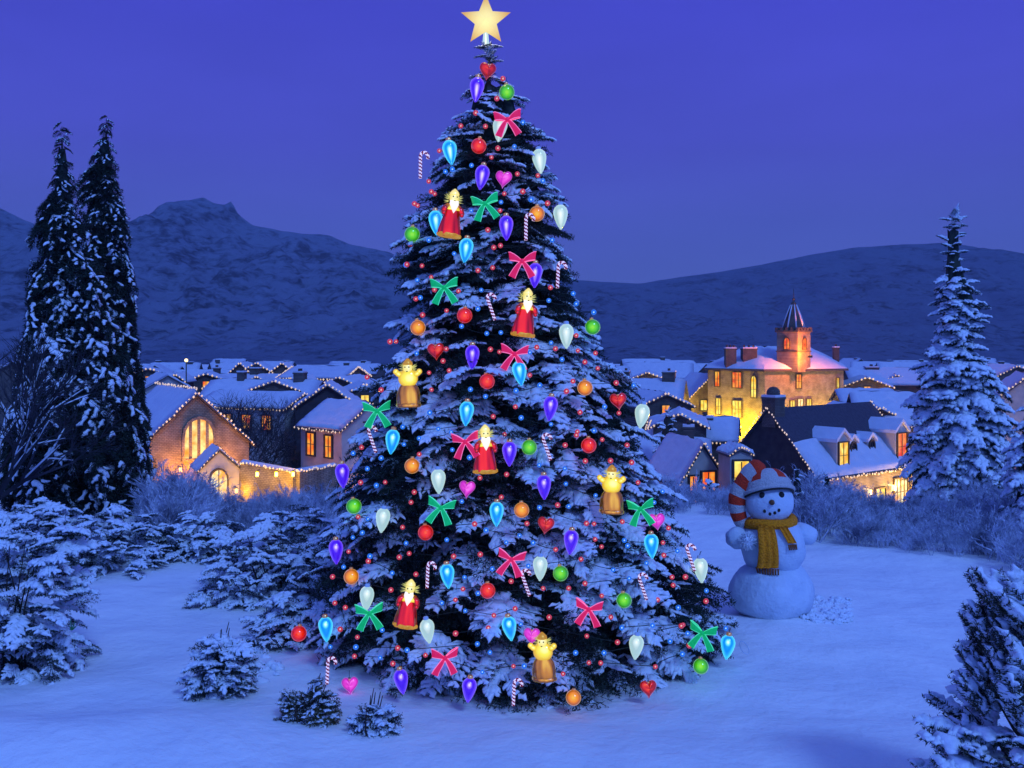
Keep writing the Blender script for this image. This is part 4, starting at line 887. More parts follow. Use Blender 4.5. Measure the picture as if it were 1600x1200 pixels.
# scarf
sc_ = tag(empty('scarf', (sx0, SD, sg)), 'mustard yellow knitted scarf with brown fringe tied round the snowman neck', 'scarf')
nk = []; n_c = S(1203, 815)
for i in range(29):
    th_ = 2*math.pi*i/28; nk.append((n_c[0]+34*k_*math.cos(th_), n_c[1]+.25*math.sin(th_)+.0, n_c[2]+3.5*k_*math.cos(th_)+2*k_*math.sin(2*th_)))
MB().tube(nk, 8.5*k_, 10).build('neck_wrap', M['scarf'], sc_)
def ribbon(cl, w_, th_, name, m, parent, folds=3):
    """a hanging strip: cl = list of centre points, w_ widths; gathered in soft folds"""
    V = []; Fi = []; nn = 14
    for i, c in enumerate(cl):
        for j in range(nn+1):
            u = j/nn-.5; V.append((c[0]+u*w_[i], c[1]-th_*(.5+.5*math.cos(u*folds*2*math.pi)), c[2]))
        for j in range(nn+1):
            u = .5-j/nn; V.append((c[0]+u*w_[i], c[1]+th_*.6, c[2]))
    k = 2*(nn+1)
    for i in range(len(cl)-1):
        for j in range(k): Fi.append((i*k+j, i*k+(j+1) % k, (i+1)*k+(j+1) % k, (i+1)*k+j))
    Fi += [tuple(range(k)), tuple(range((len(cl)-1)*k, len(cl)*k))[::-1]]
    return MB().add(V, Fi, 0, True).build(name, M[m], parent)
def belly(px, py): 
    p = S(px, py); c = S(1206, 851); dx, dz = p[0]-c[0], p[2]-c[2]; r = 51*k_; return (p[0], c[1]-math.sqrt(max(.02, r*r-dx*dx-dz*dz))*.95-.035, p[2])
t1 = ribbon([belly(1187+i*.2, 815+i*9.0) for i in range(8)], [(26+i)*k_ for i in range(8)], .03, 'scarf_tail', 'scarf', sc_)
t2 = ribbon([belly(1212+i*2.4, 816+i*4.6) for i in range(6)], [13*k_]*6, .02, 'scarf_tail', 'scarf', sc_, 2)
mb = MB()
for i in range(9): p = belly(1174+i*3.7, 879); mb.tube([p, (p[0]+rs.randn()*.01, p[1]-.01, p[2]-9*k_)], [1.6*k_, 1.2*k_], 5)
mb.build('fringe', M['scarf_dark'], t1)
mb = MB()
for i in range(5): p = belly(1218+i*3, 841); mb.tube([p, (p[0]+.01, p[1]-.01, p[2]-8*k_)], [1.5*k_, 1.1*k_], 5)
mb.build('fringe', M['scarf_dark'], t2)
# disturbed snow lumps beside the snowman and by the buried fir
def lumps(name, label, spots, seed):
    rs = np.random.RandomState(seed); L_ = []
    for x, y, r in spots:
        z = gz(x, y); L_.append(pad(np.array((x-r, y, z)), np.array((x+r, y+rs.randn()*r*.5, z)), r*.9, r*.8, rs, k=12, seg=9, lift=0, jt=.06))
    v, f = cat(L_); return tag(npmesh(name, v, f, M['snow'], smooth=True), label, 'snow', kind='stuff')
sp = []
for i in range(150): px, py = 1255+rs.rand()*75, 940+rs.rand()*48; D = CAMZ*F/(py-HY); sp.append(((px-800)/F*D, D, rs.uniform(.015, .06)))
lumps('snow_crumbs', 'loose snow crumbs scattered right of the snowman', sp, 3)
sp = []
for i in range(34): px, py = 318+rs.rand()*120, 1010+rs.rand()*70; D = CAMZ*F/(py-HY)+.1; sp.append(((px-800)/F*D, D, rs.uniform(.03, .09)))
lumps('snow_heap', 'soft lumps of snow around the buried little fir', sp, 4)

# ================================================================ ornaments
def C(*a): return srgb(*a)
M['cap_gold'] = mat('gilded_cap', (.9, .6, .25), .3, 1, emit=C(200, 130, 70), es=.25)  # metal cap with a little added emission
G = {}  # only the bulbs are lamps; the other ornaments get an added glow
G['redball'] = glow('red_glass', (.8, .05, .01), [(0, C(255, 96, 20)), (.25, C(252, 56, 6)), (.6, C(225, 22, 4)), (.85, C(150, 6, 12)), (1, C(255, 90, 90))], .95)  # balls and hearts: highlight and darker edge painted into an added glow
G['greenball'] = glow('green_glass', (.15, .7, .02), [(0, C(150, 240, 30)), (.3, C(110, 225, 10)), (.6, C(70, 190, 5)), (.85, C(30, 120, 10)), (1, C(150, 230, 120))], .9)
G['orangeball'] = glow('orange_glass', (.8, .35, .01), [(0, C(255, 195, 50)), (.3, C(255, 165, 20)), (.6, C(240, 130, 5)), (.85, C(160, 75, 0)), (1, C(240, 190, 120))], .92)
G['redheart'] = glow('ruby_glass', (.6, .03, .01), [(0, C(252, 96, 20)), (.3, C(228, 40, 5)), (.6, C(160, 10, 0)), (.85, C(110, 0, 8)), (1, C(240, 90, 90))], .9)
G['pinkheart'] = glow('pink_glass', (.7, .08, .5), [(0, C(255, 120, 235)), (.3, C(240, 70, 215)), (.6, C(215, 40, 190)), (.85, C(150, 25, 150)), (1, C(230, 130, 230))], .95)
G['purplebulb'] = glow('violet_glass', (.1, .02, .6), [(0, C(235, 220, 255)), (.24, C(150, 115, 255)), (.42, C(70, 22, 225)), (.62, C(58, 8, 215)), (.86, C(100, 62, 245)), (1, C(140, 120, 255))], 1.05)
G['bluebulb'] = glow('cyan_glass', (.01, .3, .7), [(0, C(225, 254, 255)), (.24, C(110, 232, 255)), (.42, C(10, 150, 238)), (.6, C(0, 130, 232)), (.82, C(60, 205, 250)), (1, C(110, 225, 255))], 1.05)
G['whitebulb'] = glow('frosted_glass', (.5, .6, .6), [(0, C(250, 255, 248)), (.22, C(215, 238, 230)), (.55, C(165, 198, 195)), (.8, C(165, 205, 205)), (1, C(215, 240, 235))], 1.0)
G['redbow'] = mat('crimson_ribbon', (.7, .02, .08), .45, emit=C(205, 22, 75), es=.8, noise=(.6, .02, .06), scale=40)  # ribbon and piping are no lamps: emission added to brighten the bows
G['redbow_edge'] = mat('pink_piping', (.9, .3, .4), .4, emit=C(245, 110, 150), es=.85)
G['greenbow'] = mat('green_ribbon', (.01, .45, .12), .45, emit=C(0, 150, 75), es=.8, noise=(.01, .35, .1), scale=40)
G['greenbow_edge'] = mat('mint_piping', (.2, .8, .4), .4, emit=C(60, 205, 140), es=.8)
G['cane_w'] = mat('white_sugar', (.85, .8, .85), .25, emit=C(225, 200, 220), es=.75); G['cane_r'] = mat('red_sugar', (.3, .02, .03), .25, emit=C(105, 14, 30), es=.6)  # canes brightened by added emission, no lamp in them
G['robe'] = glow('red_robe_glow', (.7, .02, .01), [(0, C(255, 45, 15)), (.3, C(225, 14, 2)), (.6, C(140, 2, 0)), (.85, C(60, 0, 0)), (1, C(190, 70, 30))], .95)  # figurine parts: glow and dark edges painted in, no lamp inside
G['gold'] = glow('gold_glow', (.7, .45, .05), [(0, C(255, 215, 80)), (.3, C(225, 150, 25)), (.6, C(120, 70, 5)), (.85, C(50, 25, 0)), (1, C(200, 180, 90))], .9)
G['hem'] = mat('gold_hem', (.6, .35, .05), .35, .6, emit=C(215, 150, 40), es=.6, noise=(.3, .15, .02), scale=30)  # hem brightened by added emission
G['cream'] = glow('cream_glow', (.8, .75, .4), [(0, C(255, 252, 190)), (.5, C(252, 240, 130)), (1, C(225, 190, 60))], 1.0)
G['brightgold'] = glow('bright_gold_glow', (.8, .7, .1), [(0, C(255, 255, 170)), (.35, C(255, 242, 60)), (.7, C(235, 190, 10)), (1, C(170, 120, 20))], 1.0)
G['beard'] = mat('pearly_beard', (.9, .8, .7), .4, emit=C(255, 240, 215), es=.95)  # beard brightened with emission added to its colour
G['skirt'] = glow('bronze_glow', (.25, .15, .03), [(0, C(240, 185, 60)), (.3, C(200, 130, 22)), (.62, C(105, 60, 6)), (.85, C(60, 32, 2)), (1, C(170, 145, 60))], .95)
G['face_dark'] = mat('painted_eye', (.02, .02, .02), .5)
G['frill'] = mat('gilt_leaf', (.5, .5, .15), .4, emit=C(195, 190, 100), es=.55)  # halo leaves carry added emission, not a light source
def tube_arc(mb, pts, r, n=8, mi=0, stripes=None): return mb.tube(pts, r, n, mi, stripes)
def capset(parent, z, r, hk=.055):
    c = MB(); c.lathe([(r, 0), (r, r*.9), (r*.75, r*1.1)], 12, (0, 0, z), lobes=6, la=.06); cp = c.build('cap', M['cap_gold'], parent)
    l = MB(); l.tube([(r*.5*math.sin(t), 0, z+r*1.5+r*.6*math.cos(t)) for t in np.linspace(-2.6, 2.6, 9)], .0035, 5); l.tube([(0, 0, z+r*2.0), (0, .01, z+r*2+hk*.5), (0, .05, z+r*2+hk)], .0025, 4); l.build('hook', M['wire'], cp)
PX = 10.0/F      # metres one photo pixel stands for at the tree's near side
def mk_ball(kind):
    r = 12*PX; o = empty('ball_ornament')
    b = MB(); b.ball((0, 0, 0), r, n=20); b.build('glass_ball', G[kind], o); capset(o, r*.97, r*.24); return o
def mk_heart(kind):
    o = empty('heart_ornament'); V = []; Fi = []; n = 36; rings = 9; s = 14*PX
    for j in range(rings+1):
        ph = math.pi*(j/rings)-math.pi/2; sc = math.cos(ph)**.7 if abs(math.cos(ph)) > 1e-6 else 0.0; dy = math.sin(ph)*.62
        for i in range(n):
            t = 2*math.pi*i/n; x = 16*math.sin(t)**3/17; z = (13*math.cos(t)-5*math.cos(2*t)-2*math.cos(3*t)-math.cos(4*t))/15
            g = 1-.10*math.exp(-(x/.10)**2)*(z > -.2)
            V.append((x*sc*s, dy*s*(.75+.25*(1-abs(x)))*g, (z*sc-.05)*s*1.02))
    for j in range(rings):
        for i in range(n): Fi.append((j*n+i, j*n+(i+1) % n, (j+1)*n+(i+1) % n, (j+1)*n+i))
    MB().add(V, Fi, 0, True).build('glass_heart', G[kind], o); capset(o, s*.45, s*.16); return o
def mk_bulb(kind):
    o = empty('bulb_ornament'); p = [(3.5, 17), (6, 15.5), (9.5, 12), (11.3, 7), (11.2, 2), (9.6, -5), (7.0, -12), (4.2, -17.5), (2.4, -19.5), (2.2, -21), (.4, -22)][::-1]
    MB().lathe([(a*PX, z*PX) for a, z in p], 20, lobes=10, la=.02).build('glass_bulb', G[kind], o)
    c = MB(); c.lathe([(4.2*PX, 16*PX), (4.4*PX, 17*PX), (4.0*PX, 20.5*PX), (2.0*PX, 21.5*PX)], 12); cp = c.build('socket', M['cap_gold'] if kind != 'whitebulb' else M['snowman'], o)
    MB().tube([(0, 0, 21*PX), (0, .02, 24*PX), (0, .06, 26*PX)], .004, 5).build('hook', M['wire'], cp); return o
def mk_bow(kind):
    o = empty('ribbon_bow'); s = PX
    def band(cl, wd, name, twist=0):
        """cl: (x,y,z,dirx,dirz) centre line with its across-direction"""
        for nm, w0, m_, pr in ((name, 1.0, G[kind], 0), ('edging', 1.0, G[kind+'_edge'], 1)):
            if pr:
                b = MB()
                for sd_ in (-1, 1): b.tube([(c[0]+sd_*wd[i]*c[3], c[1], c[2]+sd_*wd[i]*c[4]) for i, c in enumerate(cl)], .75*s, 5)
                b.build(nm, m_, main)
            else:
                V = []; th = .5*s
                for i, c in enumerate(cl):
                    for a, q in ((-1, -1), (-.5, -1.6), (0, -1.9), (.5, -1.6), (1, -1), (1, 1), (0, .2), (-1, 1)): V.append((c[0]+a*wd[i]*c[3], c[1]+q*th, c[2]+a*wd[i]*c[4]))
                k = 8; Fi = [(i*k+j, i*k+(j+1) % k, (i+1)*k+(j+1) % k, (i+1)*k+j) for i in range(len(cl)-1) for j in range(k)]+[tuple(range(k)), tuple(range((len(cl)-1)*k, len(cl)*k))[::-1]]
                main = MB().add(V, Fi).build(nm, m_, o)
    for sg_ in (-1, 1):
        # loop: out along the top, back along underneath and in front
        cl = [(sg_*x*s, y*s, z*s, 0.12*sg_, 1) for x, y, z in ((1.5, 0, 0), (6, -2, 3.0), (12, -3, 6.0), (18, -1.5, 8.0), (21, 2, 8.2), (19, 5, 7.6), (11, 5, 5), (2, 2, 0.5))]
        band(cl, [w_*s for w_ in (2.2, 3.6, 5, 6.2, 6.4, 6.0, 4.4, 2.2)], 'loop')
        cl = [(sg_*x*s, y*s, z*s, .90, .42*sg_) for x, y, z in ((1.5, -.5, -1), (5, -2.5, -6), (9, -2.5, -12), (13, -1.5, -19), (16, -2, -25))]
        band(cl, [w_*s for w_ in (2.0, 3.2, 4.0, 4.8, 5.4)], 'tail')
    k = MB(); k.ball((0, -1.5*s, 0), 3.6*s, n=10, sc=(1, .8, 1.05)); k.build('knot', G[kind], o)
    return o
def mk_cane(kind=None):
    o = MB(); s = PX; pts = []
    for t in np.linspace(0, 1, 26): pts.append((0, 0, (-22+34*t)*s))
    for a in np.linspace(0, math.pi*1.12, 14)[1:]: pts.append(((6-6*math.cos(a))*s, 0, (12+7*math.sin(a))*s))
    pts = [(p[0]-3*s+ (p[2]+22*s)*-.10, p[1], p[2]) for p in pts]
    return o.tube(pts, 2.6*s, 12, stripes=lambda j, k: 1 if ((j*1.0+k*.5) % 4) < 2 else 0).build('candy_cane', [G['cane_w'], G['cane_r']])
def mk_fig(kind):
    o = empty('robed_figurine'); s = PX; red = kind == 'redfig'; gm = G['robe'] if red else G['skirt']
    V = []; prof = [(17, -38), (18, -34), (17, -26), (15, -16), (13, -6), (11.5, 2), (10, 8), (6, 13), (3.5, 15)] if red else [(15, -38), (17.5, -34), (18, -26), (17.5, -16), (15, -8), (11, -2), (8, 4), (4, 8)]
    n = 36; m_ = len(prof)
    for j, (r, z) in enumerate(prof):
        for i in range(n):
            a = 2*math.pi*i/n; f = 1+.07*(1-j/m_)*math.sin(a*8+j*.5)+.03*math.sin(a*5-j); V.append((r*s*f*math.cos(a), r*s*.62*f*math.sin(a), z*s))
    Fi = [(j*n+i, j*n+(i+1) % n, (j+1)*n+(i+1) % n, (j+1)*n+i) for j in range(m_-1) for i in range(n)]+[tuple(range(n))[::-1], tuple((m_-1)*n+i for i in range(n))]
    body = MB().add(V, Fi, 0, True).build('robe', gm, o)
    hm = MB(); hm.lathe([(16.5, -38.5), (19, -37), (19, -33.5), (17.5, -32)], 30, lobes=10, la=.05)
    hm.v = [(x*s, y*s*.64, z*s) for x, y, z in hm.v]; hm.build('hem', G['hem'] if red else gm, body)
    if not red:
        c = MB(); c.ball((0, -2*s, 7*s), 15*s, n=16, sc=(1.05, .62, .98)); c.build('chest', G['brightgold'], o)
        for q in (-1, 1):
            ar = MB(); ar.tube([(q*9*s, -2*s, 12*s), (q*15*s, -5*s, 14*s), (q*19*s, -5*s, 17*s)], [5*s, 4.5*s, 4*s], 10); ar.ball((q*18.5*s, -5*s, 17.5*s), 4.6*s, n=8); ar.build('arm', G['brightgold'], o)
    else:
        for q in (-1, 1):
            ar = MB(); ar.tube([(q*7*s, -1*s, 10*s), (q*13*s, -4*s, 5*s), (q*15*s, -7*s, -1*s)], [5*s, 5*s, 4*s], 10); ar.ball((q*14.5*s, -8*s, -2.5*s), 3.4*s, n=8); ar.build('sleeve', gm, o)
        sh = MB(); sh.lathe([(15, 4), (14, 7), (9, 12), (5, 15)], 24, lobes=9, la=.12); sh.v = [(x*s, (y*.62-1)*s, z*s) for x, y, z in sh.v]; sh.build('collar', G['brightgold'], o)
    hd = MB(); hd.ball((0, -3*s, 23*s), 8.2*s, n=16, sc=(.92, .9, 1.12)); nb = len(hd.v)
    hd.ball((0, -10.6*s, 21.5*s), 1.5*s, n=6); hd = hd.build('head', G['cream'], o)
    fd = MB()
    for q in (-1, 1): fd.ball((q*3.1*s, -9.9*s, 24.5*s), 1.1*s, n=6)
    fd.build('eyes', G['face_dark'], hd); MB().ball((0, -10.4*s, 18*s), 1.2*s, n=6, sc=(1.3, .5, .6)).build('mouth', G['face_dark'], hd)
    cpn = MB(); cpn.lathe([(7.6, 28), (7.8, 30), (5.5, 34), (1.5, 38)], 14); cpn.v = [(x*s, y*s-2.5*s, z*s) for x, y, z in cpn.v]; cpn.build('hood', G['cream'] if red else G['hem'], o)
    if red:
        bd = MB(); bd.add([( -6.5*s, -8*s, 19*s), (6.5*s, -8*s, 19*s), (7.5*s, -9*s, 13*s), (3.5*s, -11.5*s, 4*s), (0, -12*s, -2*s), (-3.5*s, -11.5*s, 4*s), (-7.5*s, -9*s, 13*s), (0, -14*s, 12*s), (0, -4*s, 12*s)],
               [(0, 1, 7), (1, 2, 7), (2, 3, 7), (3, 4, 7), (4, 5, 7), (5, 6, 7), (6, 0, 7), (1, 0, 8), (2, 1, 8), (3, 2, 8), (4, 3, 8), (5, 4, 8), (6, 5, 8), (0, 6, 8)], 0, True); bd.build('beard', G['beard'], o)
    rs = np.random.RandomState(3); fr = MB()
    for q in range(46):
        a = R(rs.uniform(-25, 205)); r0, r1 = 8*s, rs.uniform(13, 18)*s; cx, cz = 0, 20*s; da = .09
        y = rs.uniform(-1, 3)*s
        fr.add([(cx+r0*math.cos(a-da), y, cz+r0*math.sin(a-da)), (cx+r0*math.cos(a+da), y, cz+r0*math.sin(a+da)), (cx+r1*math.cos(a), y-2*s, cz+r1*math.sin(a)), (cx+.75*r1*math.cos(a), y+1.2*s, cz+.75*r1*math.sin(a))], [(0, 1, 2), (1, 3, 2), (3, 0, 2), (0, 3, 1)])
    fr.build('leaf_halo', G['frill'], o)
    return o
ORN=[
('redball', 748, 228, 'glossy red glass ball right of a cyan bulb and below a white bulb'),
('redball', 726, 493, 'glossy red glass ball left of a candy cane and below a green bow'),
('redball', 761, 596, 'glossy red glass ball below a purple bulb and left of a cyan bulb'),
('redball', 920, 696, 'glossy red glass ball above a gold figurine and below a purple bulb'),
('redball', 665, 832, 'glossy red glass ball below a green bow and above a candy cane'),
('redball', 762, 923, 'glossy red glass ball left of a candy cane and right of a cyan bulb'),
('redball', 467, 990, 'glossy red glass ball left of a cyan bulb and above a pink heart'),
('greenball', 792, 144, 'glossy lime green ball above a crimson bow and right of a purple bulb'),
('greenball', 644, 366, 'glossy lime green ball left of a cyan bulb and above a green bow'),
('greenball', 926, 511, 'glossy lime green ball right of a white bulb and below a candy cane'),
('greenball', 827, 699, 'glossy lime green ball left of a candy cane and above a purple bulb'),
('greenball', 553, 791, 'glossy lime green ball left of a white bulb and above a purple bulb'),
('greenball', 876, 896, 'glossy lime green ball right of a white bulb and above a crimson bow'),
('greenball', 975, 938, 'glossy lime green ball left of a candy cane and above a white bulb'),
('greenball', 1095, 1041, 'glossy lime green ball below a green bow and left of a cyan bulb'),
('orangeball', 839, 334, 'glossy orange glass ball above a candy cane and below a pink heart'),
('orangeball', 653, 512, 'glossy orange glass ball above a red heart and below a green bow'),
('orangeball', 914, 606, 'glossy orange glass ball left of a red heart and right of a purple bulb'),
('orangeball', 644, 728, 'glossy orange glass ball left of a white bulb and below a cyan bulb'),
('orangeball', 815, 797, 'glossy orange glass ball left of a red heart and below a purple bulb'),
('orangeball', 549, 901, 'glossy orange glass ball below a purple bulb and above a green bow'),
('orangeball', 896, 1090, 'glossy orange glass ball below a gold figurine and left of a red heart'),
('redheart', 762, 109, 'dark red glass heart above a purple bulb and left of a green ball'),
('redheart', 681, 547, 'dark red glass heart below an orange ball and left of a purple bulb'),
('redheart', 966, 625, 'dark red glass heart left of a white bulb and right of an orange ball'),
('redheart', 853, 819, 'dark red glass heart right of an orange ball and below a purple bulb'),
('redheart', 1013, 1074, 'dark red glass heart below a white bulb and left of a green ball'),
('pinkheart', 787, 278, 'bright pink glass heart right of a purple bulb and above a green bow'),
('pinkheart', 730, 762, 'bright pink glass heart right of a white bulb and left of a cyan bulb'),
('pinkheart', 1026, 813, 'bright pink glass heart above a cyan bulb and below a green bow'),
('pinkheart', 831, 992, 'bright pink glass heart right of a cyan bulb and above a gold figurine'),
('pinkheart', 547, 1069, 'bright pink glass heart right of a candy cane and left of a purple bulb'),
('purplebulb', 745, 138, 'glowing purple light bulb below a red heart and above a red ball'),
('purplebulb', 753, 275, 'glowing purple light bulb left of a pink heart and above a green bow'),
('purplebulb', 791, 354, 'glowing purple light bulb left of an orange ball and above a crimson bow'),
('purplebulb', 836, 428, 'glowing purple light bulb left of a candy cane and below an orange ball'),
('purplebulb', 738, 556, 'glowing purple light bulb above a red ball and right of a red heart'),
('purplebulb', 860, 636, 'glowing purple light bulb left of an orange ball and above a red ball'),
('purplebulb', 796, 707, 'glowing purple light bulb left of a green ball and right of a red-robed figurine'),
('purplebulb', 535, 741, 'glowing purple light bulb below a candy cane and left of an orange ball'),
('purplebulb', 850, 759, 'glowing purple light bulb above an orange ball and below a candy cane'),
('purplebulb', 892, 845, 'glowing purple light bulb right of a red heart and above a green ball'),
('purplebulb', 627, 1063, 'glowing purple light bulb left of a crimson bow and right of a pink heart'),
('purplebulb', 733, 1076, 'glowing purple light bulb below a crimson bow and left of a gold figurine'),
('bluebulb', 703, 236, 'glowing cyan light bulb right of a candy cane and left of a purple bulb'),
('bluebulb', 681, 346, 'glowing cyan light bulb left of a red-robed figurine and below a candy cane'),
('bluebulb', 728, 389, 'glowing cyan light bulb below a red-robed figurine and above a green bow'),
('bluebulb', 812, 581, 'glowing cyan light bulb right of a red ball and above a purple bulb'),
('bluebulb', 729, 644, 'glowing cyan light bulb above a crimson bow and right of a gold figurine'),
('bluebulb', 613, 688, 'glowing cyan light bulb right of a candy cane and above an orange ball'),
('bluebulb', 776, 801, 'glowing cyan light bulb left of an orange ball and right of a pink heart'),
('bluebulb', 1018, 851, 'glowing cyan light bulb below a pink heart and right of a purple bulb'),
('bluebulb', 699, 898, 'glowing cyan light bulb right of a candy cane and below a red ball'),
('bluebulb', 509, 981, 'glowing cyan light bulb right of a red ball and left of a green bow'),
('bluebulb', 796, 980, 'glowing cyan light bulb below a red ball and left of a gold figurine'),
('bluebulb', 1137, 1009, 'glowing cyan light bulb right of a green ball and below a white bulb'),
('whitebulb', 781, 200, 'pale white frosted bulb below a crimson bow and above a pink heart'),
('whitebulb', 843, 250, 'pale white frosted bulb right of a pink heart and below a crimson bow'),
('whitebulb', 876, 337, 'pale white frosted bulb right of an orange ball and above a crimson bow'),
('whitebulb', 885, 523, 'pale white frosted bulb left of a green ball and right of a red-robed figurine'),
('whitebulb', 1003, 648, 'pale white frosted bulb right of a red heart and above a gold figurine'),
('whitebulb', 685, 750, 'pale white frosted bulb above a green bow and left of a pink heart'),
('whitebulb', 598, 811, 'pale white frosted bulb right of a green ball and left of a red ball'),
('whitebulb', 1095, 889, 'pale white frosted bulb below a candy cane and right of a pink heart'),
('whitebulb', 844, 886, 'pale white frosted bulb above a candy cane and left of a green ball'),
('whitebulb', 573, 933, 'pale white frosted bulb above a green bow and below an orange ball'),
('whitebulb', 668, 984, 'pale white frosted bulb below a red-robed figurine and above a crimson bow'),
('whitebulb', 994, 1009, 'pale white frosted bulb above a red heart and below a green ball'),
('redbow', 793, 187, 'crimson ribbon bow above a white bulb and below a red heart'),
('redbow', 816, 408, 'crimson ribbon bow above a purple bulb and below an orange ball'),
('redbow', 804, 553, 'crimson ribbon bow above a cyan bulb and right of a purple bulb'),
('redbow', 727, 690, 'crimson ribbon bow left of a red-robed figurine and below a cyan bulb'),
('redbow', 799, 874, 'crimson ribbon bow above a candy cane and below a cyan bulb'),
('redbow', 920, 952, 'crimson ribbon bow left of a green ball and above a gold figurine'),
('redbow', 695, 1028, 'crimson ribbon bow below a white bulb and right of a purple bulb'),
('greenbow', 758, 318, 'green ribbon bow below a purple bulb and right of a red-robed figurine'),
('greenbow', 694, 449, 'green ribbon bow above a red ball and left of a candy cane'),
('greenbow', 589, 642, 'green ribbon bow above a candy cane and left of a gold figurine'),
('greenbow', 689, 793, 'green ribbon bow below a white bulb and above a red ball'),
('greenbow', 1001, 795, 'green ribbon bow left of a pink heart and right of a gold figurine'),
('greenbow', 577, 958, 'green ribbon bow below a white bulb and above a pink heart'),
('greenbow', 1098, 989, 'green ribbon bow left of a cyan bulb and above a green ball'),
('cane', 662, 257, 'striped candy cane above a red-robed figurine and left of a purple bulb'),
('cane', 827, 354, 'striped candy cane below an orange ball and above a crimson bow'),
('cane', 771, 478, 'striped candy cane right of a red ball and left of a red-robed figurine'),
('cane', 877, 429, 'striped candy cane right of a crimson bow and above a red-robed figurine'),
('cane', 585, 685, 'striped candy cane left of a cyan bulb and above a purple bulb'),
('cane', 858, 697, 'striped candy cane right of a green ball and below a purple bulb'),
('cane', 673, 898, 'striped candy cane left of a cyan bulb and below a red ball'),
('cane', 825, 909, 'striped candy cane below a white bulb and left of a green ball'),
('cane', 1008, 915, 'striped candy cane below a cyan bulb and above a green ball'),
('cane', 1083, 870, 'striped candy cane above a white bulb and right of a cyan bulb'),
('cane', 517, 1047, 'striped candy cane left of a pink heart and below a cyan bulb'),
('cane', 808, 1081, 'striped candy cane left of an orange ball and below a pink heart'),
('redfig', 706, 333, 'bearded figurine in red robe right of a cyan bulb and left of a green bow'),
('redfig', 821, 488, 'bearded figurine in red robe right of a candy cane and below a purple bulb'),
('redfig', 758, 701, 'bearded figurine in red robe right of a crimson bow and left of a purple bulb'),
('redfig', 638, 942, 'bearded figurine in red robe above a white bulb and below a candy cane'),
('goldfig', 638, 598, 'gold bearded figurine right of a green bow and below a red heart'),
('goldfig', 956, 764, 'gold bearded figurine left of a green bow and below a red ball'),
('goldfig', 849, 1025, 'gold bearded figurine below a pink heart and above a candy cane'),
('purplebulb',525,860,'glowing purple light bulb at left edge of the tree above an orange ball'),
]

MAKE = dict(redball=mk_ball, greenball=mk_ball, orangeball=mk_ball, redheart=mk_heart, pinkheart=mk_heart, purplebulb=mk_bulb, bluebulb=mk_bulb, whitebulb=mk_bulb, redbow=mk_bow, greenbow=mk_bow, cane=mk_cane, redfig=mk_fig, goldfig=mk_fig)
CATS = dict(ball='bauble', heart='heart ornament', bulb='light bulb', bow='bow', cane='candy cane', fig='figurine')
GRP = dict(redball='red balls on the tree', greenball='green balls on the tree', orangeball='orange balls on the tree', redheart='red hearts on the tree', pinkheart='pink hearts on the tree', purplebulb='purple bulbs on the tree', bluebulb='cyan bulbs on the tree', whitebulb='white bulbs on the tree',
           redbow='crimson bows on the tree', greenbow='green bows on the tree', cane='candy canes on the tree', redfig='red-robed figurines on the tree', goldfig='gold figurines on the tree')
def on_tree(px, py, push=.02, k=1.03):
    """where the line of sight meets the crown; beside the crown: where it passes closest to it"""
    d = np.array(((px-800)/F, 1.0, -(py-HY)/F)); best = None
    for D in np.linspace(8.6, 12.6, 400):
        p = d*D; z = p[2]+CAMZ; 
        if z > H_T: z = H_T
        if z < .12: break
        dx = p[0]-t_ax(z); dy = p[1]-TD; r = math.hypot(dx, dy); Rr = t_rad(z, math.atan2(dy, dx))*k; g = r-Rr-push
        if best is None or g < best[0]: best = (g, D)
        if g <= 0: break
    D = best[1]; return (d[0]*D, D, CAMZ+d[2]*D), D
proto = {}
def dup(root):
    r = root.copy(); col.objects.link(r)
    for c in list(root.children):
        c2 = c.copy(); col.objects.link(c2); c2.parent = r
        for g in list(c.children): g2 = g.copy(); col.objects.link(g2); g2.parent = c2
    return r
rs = np.random.RandomState(77); OPOS = []
for kind, px, py, lab in ORN:
    if kind not in proto: proto[kind] = MAKE[kind](kind); o = proto[kind]
    else: o = dup(proto[kind])
    loc, D = on_tree(px, py, push=.18 if 'fig' in kind else .24 if 'bow' in kind else .10 if kind == 'cane' else .04); OPOS.append((px, py, kind))
    o.location = loc; sc = D/10.0; o.scale = (sc, sc, sc)
    yaw = math.atan2(loc[0]-0, loc[1])*-1
    tilt = R(rs.uniform(-9, 9)) if kind != 'cane' else R({0: -14, 1: 8, 2: 6}[int(px) % 3])
    o.rotation_euler = (0, tilt, yaw+R(rs.uniform(-20, 20)))
    if kind == 'cane' and px % 2: o.scale = (sc, sc, sc)
    tag(o, lab, CATS[[c for c in CATS if c in kind][0]], GRP[kind])

